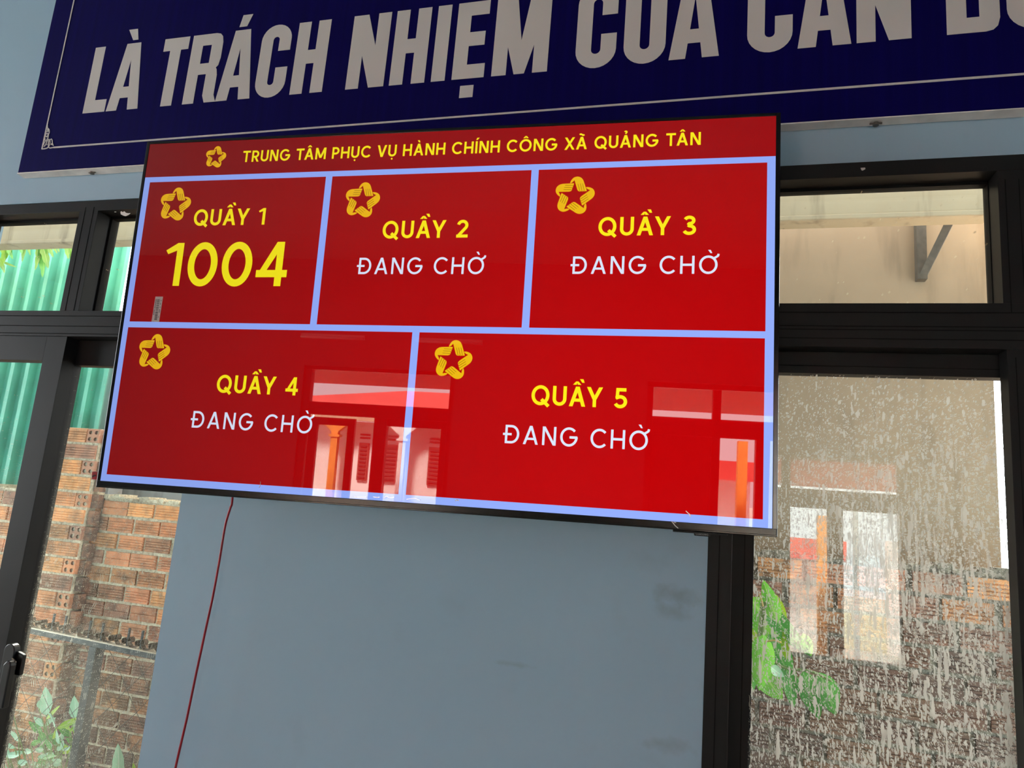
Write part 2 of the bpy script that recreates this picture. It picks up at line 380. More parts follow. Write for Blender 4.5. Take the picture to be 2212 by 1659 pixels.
def glyph(c, w):
    h = w/2
    if c == ' ': return [], .24
    if c == 'T': W_ = .70; return rect(0, 1-w, W_, 1)+rect(W_/2-h, 0, W_/2+h, 1), W_
    if c == 'I': return rect(0, 0, w, 1), w
    if c == 'H': W_ = .74; return rect(0, 0, w, 1)+rect(W_-w, 0, W_, 1)+rect(0, .5-h, W_, .5+h), W_
    if c == 'N': W_ = .74; return rect(0, 0, w, 1)+rect(W_-w, 0, W_, 1)+[[(0, 1), (W_-w*1.2, 0), (W_, 0), (w*1.2, 1)]], W_
    if c == 'M': W_ = .92; return rect(0, 0, w, 1)+rect(W_-w, 0, W_, 1)+[[(0, 1), (W_/2-w*.55, .12), (W_/2+w*.55, .12), (w*1.15, 1)], [(W_-w*1.15, 1), (W_/2-w*.55, .12), (W_/2+w*.55, .12), (W_, 1)]], W_
    if c == 'U':
        W_ = .70; r = W_/2-h
        return stroke([(h, 1)]+arc(W_/2, r+h, r, r, 180, 360)+[(W_-h, 1)], w), W_
    if c in 'OQ':
        W_ = .95 if c == 'O' else .92
        g = stroke(arc(W_/2, .5, W_/2-h, .5-h+.012, 0, 360, 40)[:-1], w, True)
        if c == 'Q': g += stroke([(.56*W_, .30), (.97*W_, -.05)], w)
        return g, W_
    if c == 'C': W_ = .84; return stroke(arc(.47, .5, .47-h, .5-h+.012, 42, 318, 32), w), W_
    if c == 'G':
        W_ = .90
        return stroke(arc(.47, .5, .47-h, .5-h+.012, 42, 352, 34)+[(.94-h, .5)], w)+rect(.50, .5-h*1.3, .94-h*.4, .5+h*.7), W_+.03
    if c in 'DĐ':
        W_ = .78; k = .34
        g = stroke([(h, h)]+[(k, h)]+arc(k, .5, W_-h-k, .5-h, -90, 90, 18)[1:-1]+[(k, 1-h), (h, 1-h)], w, True)
        if c == 'Đ': g += rect(-.12, .5-h*.95, .36, .5+h*.95)
        return g, W_
    if c == 'A': W_ = .82; wl = w*1.1; y = .24; return bar(wl/2, 0, W_/2, 1, wl)+bar(W_-wl/2, 0, W_/2, 1, wl)+rect(.16, y, W_-.16, y+w*.92), W_
    if c == 'V': W_ = .80; wl = w*1.1; return bar(W_/2, 0, wl/2, 1, wl)+bar(W_/2, 0, W_-wl/2, 1, wl), W_
    if c == 'X': W_ = .78; wl = w*1.15; return bar(wl/2, 0, W_-wl/2, 1, wl)+bar(W_-wl/2, 0, wl/2, 1, wl), W_
    if c == 'Y': W_ = .80; wl = w*1.12; return bar(W_/2, .38, wl/2, 1, wl)+bar(W_/2, .38, W_-wl/2, 1, wl)+rect(W_/2-h, 0, W_/2+h, .42), W_
    if c in 'PR':
        W_ = .62 if c == 'P' else .66; yb = .44; r = (1-h-yb)/2; k = W_-h-r if c == 'P' else W_-.02-h-r
        g = rect(0, 0, w, 1)+stroke([(h, 1-h)]+arc(k, (1-h+yb)/2, r, r, 90, -90, 14)+[(h, yb)], w)
        if c == 'R': g += bar(W_-w*.55, 0, .30, yb+h*.5, w*1.15)
        return g, W_
    if c == 'S':
        W_ = .62
        return stroke(arc(.31, .73, .31-h, .27-h, 30, 200, 12)+arc(.31, .27, .31-h, .27-h, 50, -160, 14)[2:], w), W_
    if c == '0': W_ = .74; return stroke(arc(W_/2, .5, W_/2-h, .5-h+.012, 0, 360, 40)[:-1], w, True), W_
    if c == '1': W_ = .44; return rect(W_-w, 0, W_, 1)+[[(0, .83), (0, .83-w*.05-.0), (.06, .74), (W_-w*.4, .86), (W_, 1), (W_-w*.95, 1)]], W_
    if c == '2':
        W_ = .64; r = .30-h+.0
        return stroke(arc(.32, .69, .32-h, .31-h, 170, -38, 16)+[(h*1.3, h*1.2)], w)+rect(0, 0, W_, w), W_
    if c == '3':
        W_ = .64
        return stroke(arc(.30, .755, .26-h+.04, .245-h+.01, 160, -90, 14)+[(.24, .51)], w)+stroke([(.24, .52)]+arc(.30, .275, .34-h, .275-h+.01, 90, -160, 16), w), W_
    if c == '4': W_ = .74; return [[(.0, .20), (w*.95+.0, .20), (.60+.02, 1), (.44, 1)]]+rect(0, .20, W_, .20+w)+rect(.62-w, 0, .62, 1), W_
    if c == '5':
        W_ = .64
        return rect(.09, 1-w, .58, 1)+[[(.09, 1), (.06, .46), (.06+w*.95, .50), (.09+w*.95, 1)]]+stroke([(.08, .49)]+arc(.30, .32, .34-h, .32-h+.01, 112, -155, 18), w), W_
    return [], .5

def marks(comb, W_, w, base):
    g = []; a = w*.85; cx = W_/2; y = 1.09
    circ = '\u0302' in comb
    for m in comb:
        if m == '\u0302':
            s_ = -.04 if '\u0300' in comb else 0
            g += [[(cx-.21+s_, y), (cx-.21+a*1.25+s_, y), (cx+s_, y+.11), (cx+.21-a*1.25+s_, y), (cx+.21+s_, y), (cx+.06+s_, y+.17), (cx-.06+s_, y+.17)]]
        elif m == '\u0300':
            dx, dy = ((.13, .09) if circ else ((-.10, 0) if base != 'O' else (.02, .03)))
            g += [[(cx+dx-.05, y+.20+dy), (cx+dx-.05+a*1.25, y+.20+dy), (cx+dx+.09+a*.75, y+.02+dy), (cx+dx+.09-a*.1, y+.02+dy)]]
        elif m == '\u0301': g += [[(cx+.02, y+.20), (cx+.02+a*1.35, y+.20), (cx-.05+a*.75, y+.02), (cx-.05-a*.1, y+.02)]]
        elif m == '\u0303': g += stroke([(cx-.18+.36*i/12, y+.09+.045*math.sin(i/12*2*math.pi)) for i in range(13)], a*.9)
        elif m == '\u0309': g += stroke([(cx-.08, y+.16)]+arc(cx-.01, y+.15, .08, .07, 140, -70, 10)+[(cx-.01, y+.0)], a*.75)
        elif m == '\u0323': g += [arc(cx, -.19, .075, .075, 0, 360, 14)[:-1]]
        elif m == '\u031b': g += stroke([(W_*.80, .86), (W_*.93, .93), (W_*1.02, 1.0), (W_*1.04, 1.10)], w*.9)
    return g

KERN = {('T', 'A'): -.10, ('A', 'T'): -.10, ('A', 'Y'): -.12, ('V', 'U'): -.02, ('P', 'H'): .0, ('X', 'A'): -.05, ('A', 'N'): .0, ('U', 'A'): -.03, ('Q', 'U'): .0, ('1', '0'): .04}
def text_polys(text, x0, x1, y0, cap, w):
    """polygons of a line of text fitted between x0 and x1 with its baseline at y0"""
    ch = []
    for c in text:
        d = unicodedata.normalize('NFD', c) if c != 'Đ' else 'Đ'
        ch.append((d[0], d[1:]))
    gl = [glyph(b, w) for b, _ in ch]
    tot = sum(g[1] for g in gl); n = len(gl)-1
    ker = [KERN.get((ch[i][0], ch[i+1][0]), 0) for i in range(n)]
    tr = ((x1-x0)/cap - tot - sum(ker))/n if n else 0
    out = [[]]; x = 0
    for i, (g, (b, cm)) in enumerate(zip(gl, ch)):
        if b == ' ': out.append([])
        for poly in g[0]+marks(cm, g[1], w, b):
            out[-1].append([(x0+(x+px)*cap, y0+py*cap) for px, py in poly])
        x += g[1]+tr+(ker[i] if i < n else 0)
    return out
def ccw(p):
    a = sum(p[i][0]*p[(i+1) % len(p)][1]-p[(i+1) % len(p)][0]*p[i][1] for i in range(len(p)))
    return p if a > 0 else p[::-1]

def smooth_path(P, n=6):
    out = []
    for i in range(len(P)-1):
        p0, p1, p2, p3 = (Vector(P[max(i-1, 0)]), Vector(P[i]), Vector(P[i+1]), Vector(P[min(i+2, len(P)-1)]))
        for j in range(n):
            t = j/n; out.append(.5*((2*p1)+(p2-p0)*t+(2*p0-5*p1+4*p2-p3)*t*t+(3*p1-p0-3*p2+p3)*t**3))
    return out+[Vector(P[-1])]

# ================================================================== the room
Y0 = 1.46; T = .11                      # front wall: room face and thickness
W1 = (-2.12, -1.218); W2 = (.012, 1.13); ZT = H+.758; ZS = H-1.05
XL, XR, YB, ZC = -7.2, 6.0, -4.3, 3.75
m = MB()
m.box(XL, XR, Y0, Y0+T, ZT, ZC); m.box(XL, XR, Y0, Y0+T, 0, ZS)
m.box(XL, W1[0], Y0, Y0+T, ZS, ZT); m.box(W1[1], W2[0], Y0, Y0+T, ZS, ZT); m.box(W2[1], XR, Y0, Y0+T, ZS, ZT)
struct(m.build('wall_front', MT['wall'], base=(0, 0, 0)))
LW = (-1.7, 1.1, .7, 3.1)                   # unseen opening added in the left wall to bring in more daylight
m = MB()
for a, b, c, d in ((YB, Y0, LW[3], ZC), (YB, Y0, 0, LW[2]), (YB, LW[0], LW[2], LW[3]), (LW[1], Y0, LW[2], LW[3])): m.box(XL-.15, XL, a, b, c, d)
struct(m.build('wall_left', MT['wall'], base=(0, 0, 0)))
struct(MB().box(XR, XR+.15, YB, Y0, 0, ZC).build('wall_right', MT['wall'], base=(0, 0, 0)))
struct(MB().box(XL-.15, XR+.15, YB-.2, Y0+T, -.12, 0).build('floor', MT['floor'], base=(0, 0, 0)))
struct(MB().box(XL-.15, XR+.15, YB-.2, Y0+T, ZC, ZC+.15).build('ceiling', MT['ceil'], base=(0, 0, 0)))
# back wall with its door opening and its wide window
D1 = (-3.52, -1.86); B2 = (.10, 1.86); ZH = H+.985; ZB = H-.95
m = MB()
for a, b, c, d in ((XL, XR, ZH, ZC), (XL, D1[0], 0, ZH), (D1[1], B2[0], 0, ZH), (B2[1], XR, 0, ZH), (B2[0], B2[1], 0, ZB)): m.box(a, b, YB-.2, YB, c, d)
struct(m.build('wall_back', MT['backpaint'], base=(0, 0, 0)))  # darker than the other walls: its shade is put into the colour

# ------------------------------------------------------------------ front windows
FY = Y0-.006
def window(name): 
    o = bpy.data.objects.new(name, None); COL.objects.link(o); o.empty_display_size = .05; return struct(o)
def sash(parent, x0, x1, z0, z1, y0, y1, l, r, t, b, gy, gmat, name='sash', tilt=0., matf='frame'):
    m = MB(); m.box(x0, x0+l, y0, y1, z0, z1); m.box(x1-r, x1, y0, y1, z0, z1)
    m.box(x0+l, x1-r, y0, y1, z1-t, z1); m.box(x0+l, x1-r, y0, y1, z0, z0+b)
    s_ = m.build(name, MT[matf], parent, bevel=.0006)
    g = MB(); zt, zb = z1-t+.004, z0+b-.004
    xa, xb = x0+l-.004, x1-r+.004; dt = math.tan(tilt)*(zt-zb)
    # the pane's origin is the middle of its top edge, so that dirt is measured from there
    ox = (xa+xb)/2
    v = [(xa-ox, gy, 0), (xb-ox, gy, 0), (xb-ox, gy+.005, 0), (xa-ox, gy+.005, 0), (xa-ox, gy+dt, zb-zt), (xb-ox, gy+dt, zb-zt), (xb-ox, gy+dt+.005, zb-zt), (xa-ox, gy+dt+.005, zb-zt)]
    g.v = v; g.f = [(0, 1, 2, 3), (7, 6, 5, 4), (4, 5, 1, 0), (5, 6, 2, 1), (6, 7, 3, 2), (7, 4, 0, 3)]; g.tint = [None]*6
    p = g.build('pane', MT[gmat], s_, local=True); p.location = Vector((ox, 0, zt))-world_loc(s_)
    return s_

# window_2, right of the television
w2 = window('window_2'); w2.location = (.57, Y0, ZS)
zt_, zb_ = H+.456, H+.367
m = MB()
m.box(W2[0], W2[1], FY, 1.53, H+.724, ZT-.002)                       # head
m.box(W2[0], .057, FY, 1.53, ZS, H+.724); m.box(W2[1]-.045, W2[1], FY, 1.53, ZS, H+.724)
m.box(.057, W2[1]-.045, FY, 1.53, zb_, zt_)                          # transom bar
m.box(.531, .603, FY, 1.53, zt_, H+.724)                             # mullion of the fanlights
m.box(.057, W2[1]-.045, FY, 1.545, ZS, ZS+.04)
m.build('frame', MT['frame'], w2, bevel=.0006)
g = MB()
for z in (.437, .409, .402, .384): g.box(.057, W2[1]-.045, FY-.0006, FY+.002, H+z-.0009, H+z+.0009)
g.box(.0325, .0343, FY-.0006, FY+.002, ZS, H+.724)
g.box(.5425, .5443, FY-.0006, FY+.002, zt_-.018, H+.705); g.box(.5655, .567, FY-.0006, FY+.002, zt_, H+.705)
g.build('frame_groove', MT['groove'], w2)
def fan(x0, x1, z0, z1, par, gm):
    g = MB(); gy = 1.507
    g.box(x0, x1, gy-.008, gy+.012, z1-.006, z1); g.box(x0, x1, gy-.008, gy+.012, z0, z0+.006)
    g.box(x0, x0+.006, gy-.008, gy+.012, z0, z1); g.box(x1-.006, x1, gy-.008, gy+.012, z0, z1)
    s_ = g.build('gasket', MT['frame_dark'], par)
    p = MB().box((x0-x1)/2+.003, (x1-x0)/2-.003, gy, gy+.005, z0-z1+.003, -.003).build('fanlight_pane', MT[gm], s_, local=True)
    p.location = Vector(((x0+x1)/2, 0, z1))-world_loc(s_)
fan(.057, .5355, zt_, H+.724, w2, 'glass_speck'); fan(.603, W2[1]-.045, zt_, H+.724, w2, 'glass_speck')
TILT = -math.radians(1.0)
s2 = sash(w2, .057, .575, ZS+.04, zb_, 1.497, 1.528, .0425, .02, .045, .06, 1.508, 'glass_mud', tilt=TILT)
sash(w2, .5345, W2[1]-.045, ZS+.04, zb_+.008, FY+.003, 1.494, .055, .05, .07, .06, 1.475, 'glass_dust')
g = MB(); g.box(.5472, .5485, FY+.0022, FY+.006, ZS+.04, zb_-.015); g.box(.0815, .083, 1.4964, 1.499, ZS+.04, zb_)
g.box(.1, .535, 1.4964, 1.499, zb_-.030, zb_-.0285); g.build('sash_groove', MT['groove'], w2)
tr = MB().prism(ccw([(.2891, H+.7426), (.2929, H+.7369), (.2906, H+.7377), (.2978, H+.7397), (.2972, H+.7428)][:1]+[(.2906, H+.7377), (.2929, H+.7369), (.2978, H+.7397), (.2972, H+.7428)]), FY-.0012, FY).build('paint_fleck', MT['print_white'], w2)

# window_1, left of the television
w1 = window('window_1'); w1.location = (-1.67, Y0, ZS)
zt1, zb1 = H+.436, H+.365
m = MB()
m.box(W1[0], W1[1], FY, 1.53, H+.724, ZT-.004)
m.box(W1[0], W1[0]+.045, FY, 1.53, ZS, H+.724); m.box(W1[1]-.014, W1[1], FY+.045, 1.53, ZS, H+.724)
m.box(W1[0]+.045, W1[1]-.014, FY, 1.53, zb1, zt1)
m.box(-1.699, -1.635, FY, 1.53, zt1, H+.724)
m.box(W1[0]+.045, W1[1]-.014, FY, 1.545, ZS, ZS+.04)
m.build('frame', MT['frame'], w1, bevel=.0006)
g = MB()
for z in (.421, .393, .372): g.box(W1[0]+.045, W1[1]-.014, FY-.0006, FY+.002, H+z-.0009, H+z+.0009)
g.box(-1.681, -1.6795, FY-.0006, FY+.002, zt1+.0, H+.735); g.box(-1.652, -1.6505, FY-.0006, FY+.002, zt1, H+.735)
g.build('frame_groove', MT['groove'], w1)
fan(-1.635, W1[1]-.014, zt1, H+.724, w1, 'glass_speck'); fan(W1[0]+.045, -1.699, zt1, H+.724, w1, 'glass_speck')
sash(w1, -1.712, W1[1]-.0145, ZS+.04, zb1, 1.497, 1.528, .043, .012, .07, .06, 1.512, 'glass_dust')
sl = sash(w1, W1[0]+.045, -1.659, ZS+.04, zb1, FY+.003, 1.4955, .05, .068, .068, .06, 1.468, 'glass_dust')
# latch on the sliding sash
lp = at(28, 1436, 1.455)
m = MB()
o8 = [(-.020, -.062), (.012, -.062), (.012, .035)]+[(-.004+.016*math.cos(math.radians(a)), .035+.016*math.sin(math.radians(a))) for a in range(15, 180, 20)]+[(-.020, .035)]
m.prism(ccw([(lp.x+a, lp.z+b) for a, b in o8]), 1.440, FY+.004)
la = m.build('latch', MT['latch'], w1, bevel=.002)
m = MB().prism(ccw([(lp.x+a, lp.z+b) for a, b in ((.004, -.092), (.027, -.092), (.027, .008), (.022, .016), (.012, .016), (.004, .006))]), 1.424, 1.442); m.build('latch_lever', MT['latch'], la, bevel=.003)
m = MB().prism(ccw([(lp.x+a, lp.z+b) for a, b in ((.012, -.02), (.034, -.02), (.034, .028), (.012, .034))]), 1.448, 1.458); m.build('latch_catch', MT['latch'], la, bevel=.002)
m = MB().prism(ccw([(lp.x+a, lp.z+b) for a, b in ((.010, .017), (.025, .010), (.024, .014), (.011, .021))]), 1.4385, 1.441); m.build('latch_spring', MT['latchworn'], la)
sc = [(-1.5567, .7162), (-1.5537, .718), (-1.548, .7149), (-1.5447, .7177), (-1.5375, .713), (-1.5293, .7113), (-1.5227, .7115), (-1.5283, .7064), (-1.5371, .7033), (-1.5459, .7056), (-1.554, .7093)]
MB().prism(ccw([(a, b+H) for a, b in sc]), FY-.0015, FY).build('paper_scrap', MT['canvas_edge'], w1)
MB().box(-1.5775, -1.572, FY-.001, FY, H+.7166, H+.7178).build('paint_fleck', MT['print_white'], w1)

# ================================================================== banner above the television
k = 1.435/1.41; BY = 1.435
bn = thing('banner', 'long navy banner with big white capital letters above the television', 'banner', (.3, Y0, H+.838))
MB().box(-1.931, 2.75, BY, Y0-.004, H+.842, H+1.62).build('canvas', MT['banner'], bn, bevel=.002)
m = MB(); pts = []
n = 60
for i in range(n+1):
    x = -1.930+4.678*i/n; s_ = .0012*math.sin(x*5.1)+.0018*math.sin(x*2.3+1)
    pts.append(x); 
m.loft([[(x, BY-.0015, H+.842), (x, Y0-.002, H+.842), (x, Y0-.002, H+.836+.0012*math.sin(x*5.1)), (x, BY-.0015, H+.8385+.0012*math.sin(x*3.3))] for x in pts])
m.build('folded_edge', MT['canvas_edge'], bn)
for gx in (-1.674, .3165, 1.45):
    m = MB(); m.tube([(gx, BY+.012, H+.8365), (gx, BY+.012, H+.831)], .006, 10); m.tube([(gx-.011, BY+.012, H+.8355), (gx-.004, BY+.009, H+.834), (gx+.004, BY+.009, H+.834), (gx+.011, BY+.012, H+.8355)], .0022, 6)
    m.build('screw', MT['screw'], bn)
# condensed bold capitals, measured on the banner; cap height .205
def bglyph(c, W_):
    w = .172; h = w/2
    if c == 'L': return rect(0, 0, w, 1)+rect(0, 0, W_, .185)
    if c == 'T': return rect(0, 1-.185, W_, 1)+rect(W_/2-h, 0, W_/2+h, 1)
    if c == 'I': return rect(0, 0, W_, 1)
    if c == 'H': return rect(0, 0, w, 1)+rect(W_-w, 0, W_, 1)+rect(0, .41, W_, .60)
    if c == 'E': return rect(0, 0, w, 1)+rect(0, 0, W_, .18)+rect(0, 1-.18, W_, 1)+rect(0, .42, W_*.93, .60)
    if c == 'N': return rect(0, 0, w, 1)+rect(W_-w, 0, W_, 1)+[[(0, 1), (W_-.20, 0), (W_, 0), (.20, 1)]]
    if c == 'M': return rect(0, 0, w, 1)+rect(W_-w, 0, W_, 1)+[[(0, 1), (W_/2-.06, 0), (W_/2+.06, 0), (.245, 1)], [(W_-.245, 1), (W_/2-.06, 0), (W_/2+.06, 0), (W_, 1)]]
    if c == 'A':
        a = .115; return [[(0, 0), (w, 0), (W_/2+.03, 1), (W_/2-a, 1)], [(W_-w, 0), (W_, 0), (W_/2+a, 1), (W_/2-.03, 1)]]+rect(.12, .18, W_-.12, .345)
    if c == 'C':
        r = W_/2-h; return stroke([(W_-h, .635), (W_-h, 1-h-r)]+arc(W_/2, 1-h-r+.012, r, r, 0, 180, 14)+arc(W_/2, h+r-.012, r, r, 180, 360, 14)+[(W_-h, .40)], w)
    if c == 'O':
        r = W_/2-h; return stroke(arc(W_/2, 1-h-r+.012, r, r, 0, 180, 14)+arc(W_/2, h+r-.012, r, r, 180, 360, 14), w, True)
    if c == 'U':
        r = W_/2-h; return stroke([(h, 1)]+arc(W_/2, h+r-.012, r, r, 180, 360, 14)+[(W_-h, 1)], w)
    if c == 'B':
        g = rect(0, 0, w, 1)+rect(w-.01, 0, W_-.14, .165)+rect(w-.01, .44, W_-.14, .59)+rect(w-.01, .835, W_-.15, 1)
        for z0, z1, xr in ((0, .54, W_), (.49, 1, W_-.02)):
            g += rect(xr-w, z0+.14, xr, z1-.14)
            for za, zb_, sg in ((z0, z0+.14, 1), (z1, z1-.14, -1)):
                g += [[(xr-w, za), (xr-.12, za), (xr-.06, za+.014*sg), (xr-.02, za+.055*sg), (xr, zb_), (xr-w, zb_)]]
        return g
    if c == 'R':
        xr = W_-.02; g = rect(0, 0, w, 1)+rect(w-.01, .835, xr-.14, 1)+rect(w-.01, .41, xr-.14, .57)+rect(xr-w, .63, xr, .86)
        for za, zb_, sg in ((1, .86, -1), (.47, .63, 1)):
            g += [[(xr-w, za), (xr-.12, za), (xr-.06, za+.014*sg), (xr-.02, za+.055*sg), (xr, zb_), (xr-w, zb_)]]
        x2 = xr-.015
        g += [[(x2-w, .53), (x2-.07, .53), (x2-.02, .47), (x2, .38), (x2-w, .38)]]
        g += [[(x2-w, .39), (x2-w, .10), (W_-w+.005, 0), (W_+.005, 0), (x2, .10), (x2, .39)]]
        return g
    return []
LET = (('L', -1.7075, -1.632), ('A', -1.627, -1.520), ('T', -1.4685, -1.387), ('R', -1.375, -1.272), ('A', -1.271, -1.166), ('C', -1.155, -1.066), ('H', -1.048, -.955),
       ('N', -.890, -.786), ('H', -.771, -.678), ('I', -.661, -.6255), ('E', -.608, -.5275), ('M', -.509, -.375), ('C', -.311, -.219), ('U', -.202, -.110), ('A', -.102, .004),
       ('C', .061, .152), ('A', .162, .265), ('N', .275, .376), ('B', .439, .532), ('O', .544, .640))
zb, cap = H+.9965*k, .2055*k
def flat(m, polys, y, t=.0012):
    for i, p in enumerate(polys): m.prism(ccw(p), y-t-.00002*(i % 5), y)
polys = []
for c, a, b in LET:
    a *= k; b *= k
    polys += [[(a+x*cap, zb+z*cap) for x, z in p] for p in bglyph(c, (b-a)/cap)]
def kz(l): return [(x*k, H+z*k) for x, z in l]
for l in ([(-1.601, 1.247), (-1.58, 1.212), (-1.562, 1.212), (-1.571, 1.247)], [(-1.226, 1.247), (-1.233, 1.212), (-1.209, 1.212), (-1.196, 1.247)], [(-.584, .947), (-.5505, .947), (-.5505, .9785), (-.584, .9785)],
          [(.205, 1.247), (.198, 1.212), (.222, 1.212), (.235, 1.247)], [(.575, .947), (.609, .947), (.609, .9785), (.575, .9785)],
          [(-.60, 1.212), (-.578, 1.212), (-.568, 1.226), (-.558, 1.212), (-.536, 1.212), (-.555, 1.247), (-.581, 1.247)], [(.56, 1.212), (.582, 1.212), (.592, 1.226), (.602, 1.212), (.624, 1.212), (.605, 1.247), (.579, 1.247)]): polys.append(kz(l))
polys += [kz(q) for q in stroke([(-.17, 1.243), (-.156, 1.25), (-.142, 1.243), (-.145, 1.23), (-.156, 1.225), (-.156, 1.212)], .012)]
for xa, xb in ((-2, -1.5), (-1.5, -.92), (-.92, -.34), (-.34, .03), (.03, .41), (.41, 2)):          # one mesh per word
    m = MB(); flat(m, [p for p in polys if xa*k < p[0][0] < xb*k], BY, .0004); m.build('lettering', MT['print_white'], bn)
m = MB(); lw = .0048
m.box(-1.8605, -1.8565, BY-.0011, BY, H+.912, H+1.62-.07); m.box(-1.8165, 2.70, BY-.0011, BY, H+.9155-lw/2-.0015, H+.9155+lw/2-.0015)
m.box(-1.8605, 2.70, BY-.0011, BY, H+1.545, H+1.55); m.build('border_line', MT['print_white'], bn)
ORN = [[(-1.859, .985), (-1.8573, .9606), (-1.8573, .952), (-1.8578, .93), (-1.859, .9119)],
       [(-1.856, .9855), (-1.8557, .9796), (-1.8529, .9761), (-1.8474, .9724), (-1.8449, .9669), (-1.8443, .9616), (-1.8457, .9565), (-1.8452, .9499), (-1.845, .9459), (-1.847, .9402), (-1.8514, .9366), (-1.8546, .9309), (-1.8556, .9244)],
       [(-1.8534, .9642), (-1.8522, .9701), (-1.854, .9742)], [(-1.8515, .9735), (-1.8485, .9700), (-1.8475, .9650)],
       [(-1.8529, .9606), (-1.8565, .9566), (-1.8551, .9512), (-1.8517, .9497), (-1.8476, .952), (-1.8467, .9559), (-1.8508, .9601), (-1.8529, .9606)],
       [(-1.8544, .9453), (-1.8546, .94), (-1.8514, .9366)],
       [(-1.8531, .919), (-1.8487, .9226), (-1.8469, .9278), (-1.8462, .9342), (-1.8437, .9393), (-1.8402, .9407), (-1.8364, .9375), (-1.8332, .9308), (-1.8331, .9242), (-1.8341, .9191)],
       [(-1.8428, .9236), (-1.846, .927)], [(-1.859, .9119), (-1.8483, .9122), (-1.8395, .9136), (-1.8361, .9179), (-1.8391, .9272), (-1.8396, .9351), (-1.8367, .9388), (-1.8312, .9411), (-1.8272, .9375), (-1.825, .9302), (-1.8224, .9242), (-1.8186, .9197)],
       [(-1.829, .9233), (-1.8266, .9258), (-1.8235, .9223)], [(-1.8361, .9179), (-1.8329, .9145), (-1.8287, .9129), (-1.8159, .9140)]]
polys = []
for l in ORN: polys += stroke([(x, z+H) for x, z in l], .0030)
m = MB(); flat(m, polys, BY); m.build('corner_ornament', MT['print_white'], bn)

# ================================================================== television
u = 1.4287/1920                          # one picture element of the 1920 x 1080 screen
tv = thing('television', 'large wall-mounted black television showing a red queue display in Vietnamese', 'television', (0, 0, 0))
A = Matrix(((.99824508, .05846893, .00938806), (-.00734482, -.0350631, .99935811), (.05876057, -.99767327, -.03457212)))
mw = Matrix((A[0], -A[2], A[1])).transposed().to_4x4(); mw.translation = (-.59405449, 1.32635771, .40299275+H)
tv.matrix_world = mw
def su(x): return (x-960)*u
def sv(y): return (y-540)*u
L_, R_, B_, T_ = su(-12.5), su(1933), sv(-22), sv(1090)
m = MB()                                  # thin frame round the glass
for a, b, c, d in ((L_, su(-1), B_, T_), (su(1921), R_, B_, T_), (su(-1), su(1921), sv(1080.5), T_)): m.box(a, b, -.0012, .024, c, d)
m.box(L_, R_, .0006, .024, B_, T_)
m.build('bezel', MT['bezel'], tv, local=True, bevel=.0012)
m = MB(); m.prism([(L_+.001, -.4158), (R_-.001, -.4158), (R_-.001, sv(-2)), (L_+.001, sv(-2))], -.0022, .026); m.build('bottom_trim', MT['bar'], tv, local=True, bevel=.0012)
m = MB(); m.box(L_+.012, R_-.012, .024, .030, B_+.012, T_-.012); m.box(-.56, .56, .03, .045, -.36, .14); m.build('back_shell', MT['shell'], tv, local=True, bevel=.006)
m = MB(); m.box(-.22, -.17, .044, .088, -.17, .17); m.box(.17, .22, .044, .068, -.17, .17); m.box(-.30, .30, .062, .072, -.04, .04); m.build('wall_mount', MT['steel'], tv, local=True)
m = MB(); m.box(.5396, .6377, .001, .014, -.4222, B_-.0002); m.box(.5783, .6065, -.0015, .014, -.4262, B_-.0002); lp_ = m.build('logo_plate', MT['shell'], tv, local=True, bevel=.001)
m = MB(); flat(m, text_polys('SAMSUNG', .5805, .6035, -.4246, .0034, .17)[0], -.0015, .0003); m.build('logo_lettering', MT['logo'], lp_, local=True)
m = MB(); m.box(su(-1.5), su(1921.5), 0, .002, sv(-2.5), sv(1081)); scr = m.build('screen', MT['blue'], tv, local=True)
e1, e2, e3, e4 = .0003, .0006, .0008, .001
def tile(name, x0, x1, y0, y1, mat='red'):
    return MB().box(su(x0), su(x1), -e1, .0005, sv(y0), sv(y1)).build(name, MT[mat], scr, local=True)
tile('header_panel', -1.5, 1921.5, 967, 1081, 'hdr')
for a in ((19.5, 632, 491.5, 949.5), (653.5, 1265, 491.5, 949.5), (1286, 1900, 491.5, 949.5), (18, 950.5, 18.5, 473), (972, 1899, 18.5, 473)): tile('counter_panel', *a)
def words(name, mat, text, x0, x1, y0, cap, w):
    for word in text_polys(text, x0, x1, y0, cap, w):
        m = MB(); flat(m, [[(su(x), sv(y)) for x, y in p] for p in word], -e1, .0003); m.build(name, MT[mat], scr, local=True)
words('title_lettering', 'yellow', 'TRUNG TÂM PHỤC VỤ HÀNH CHÍNH CÔNG XÃ QUẢNG TÂN', 342, 1728, 1006.5, 37.3, .166)
for t_, x0, x1, y0 in (('QUẦY 1', 198, 444.5, 800.5), ('QUẦY 2', 831.7, 1091.5, 751.5), ('QUẦY 3', 1462, 1722, 751.5), ('QUẦY 4', 352, 616.5, 279.5), ('QUẦY 5', 1304, 1559, 279.5)):
    words('counter_lettering', 'yellow', t_, x0, x1, y0, 53.3, .172)
for x0, x1, y0 in ((768, 1146, 643.6), (1396.8, 1779, 643.8), (286, 673, 172), (1238.5, 1615.5, 173)):
    words('status_lettering', 'white', 'ĐANG CHỜ', x0, x1, y0, 49.6, .128)
words('ticket_number', 'yellow', '1004', 116, 538.5, 606.4, 138.5, .163)
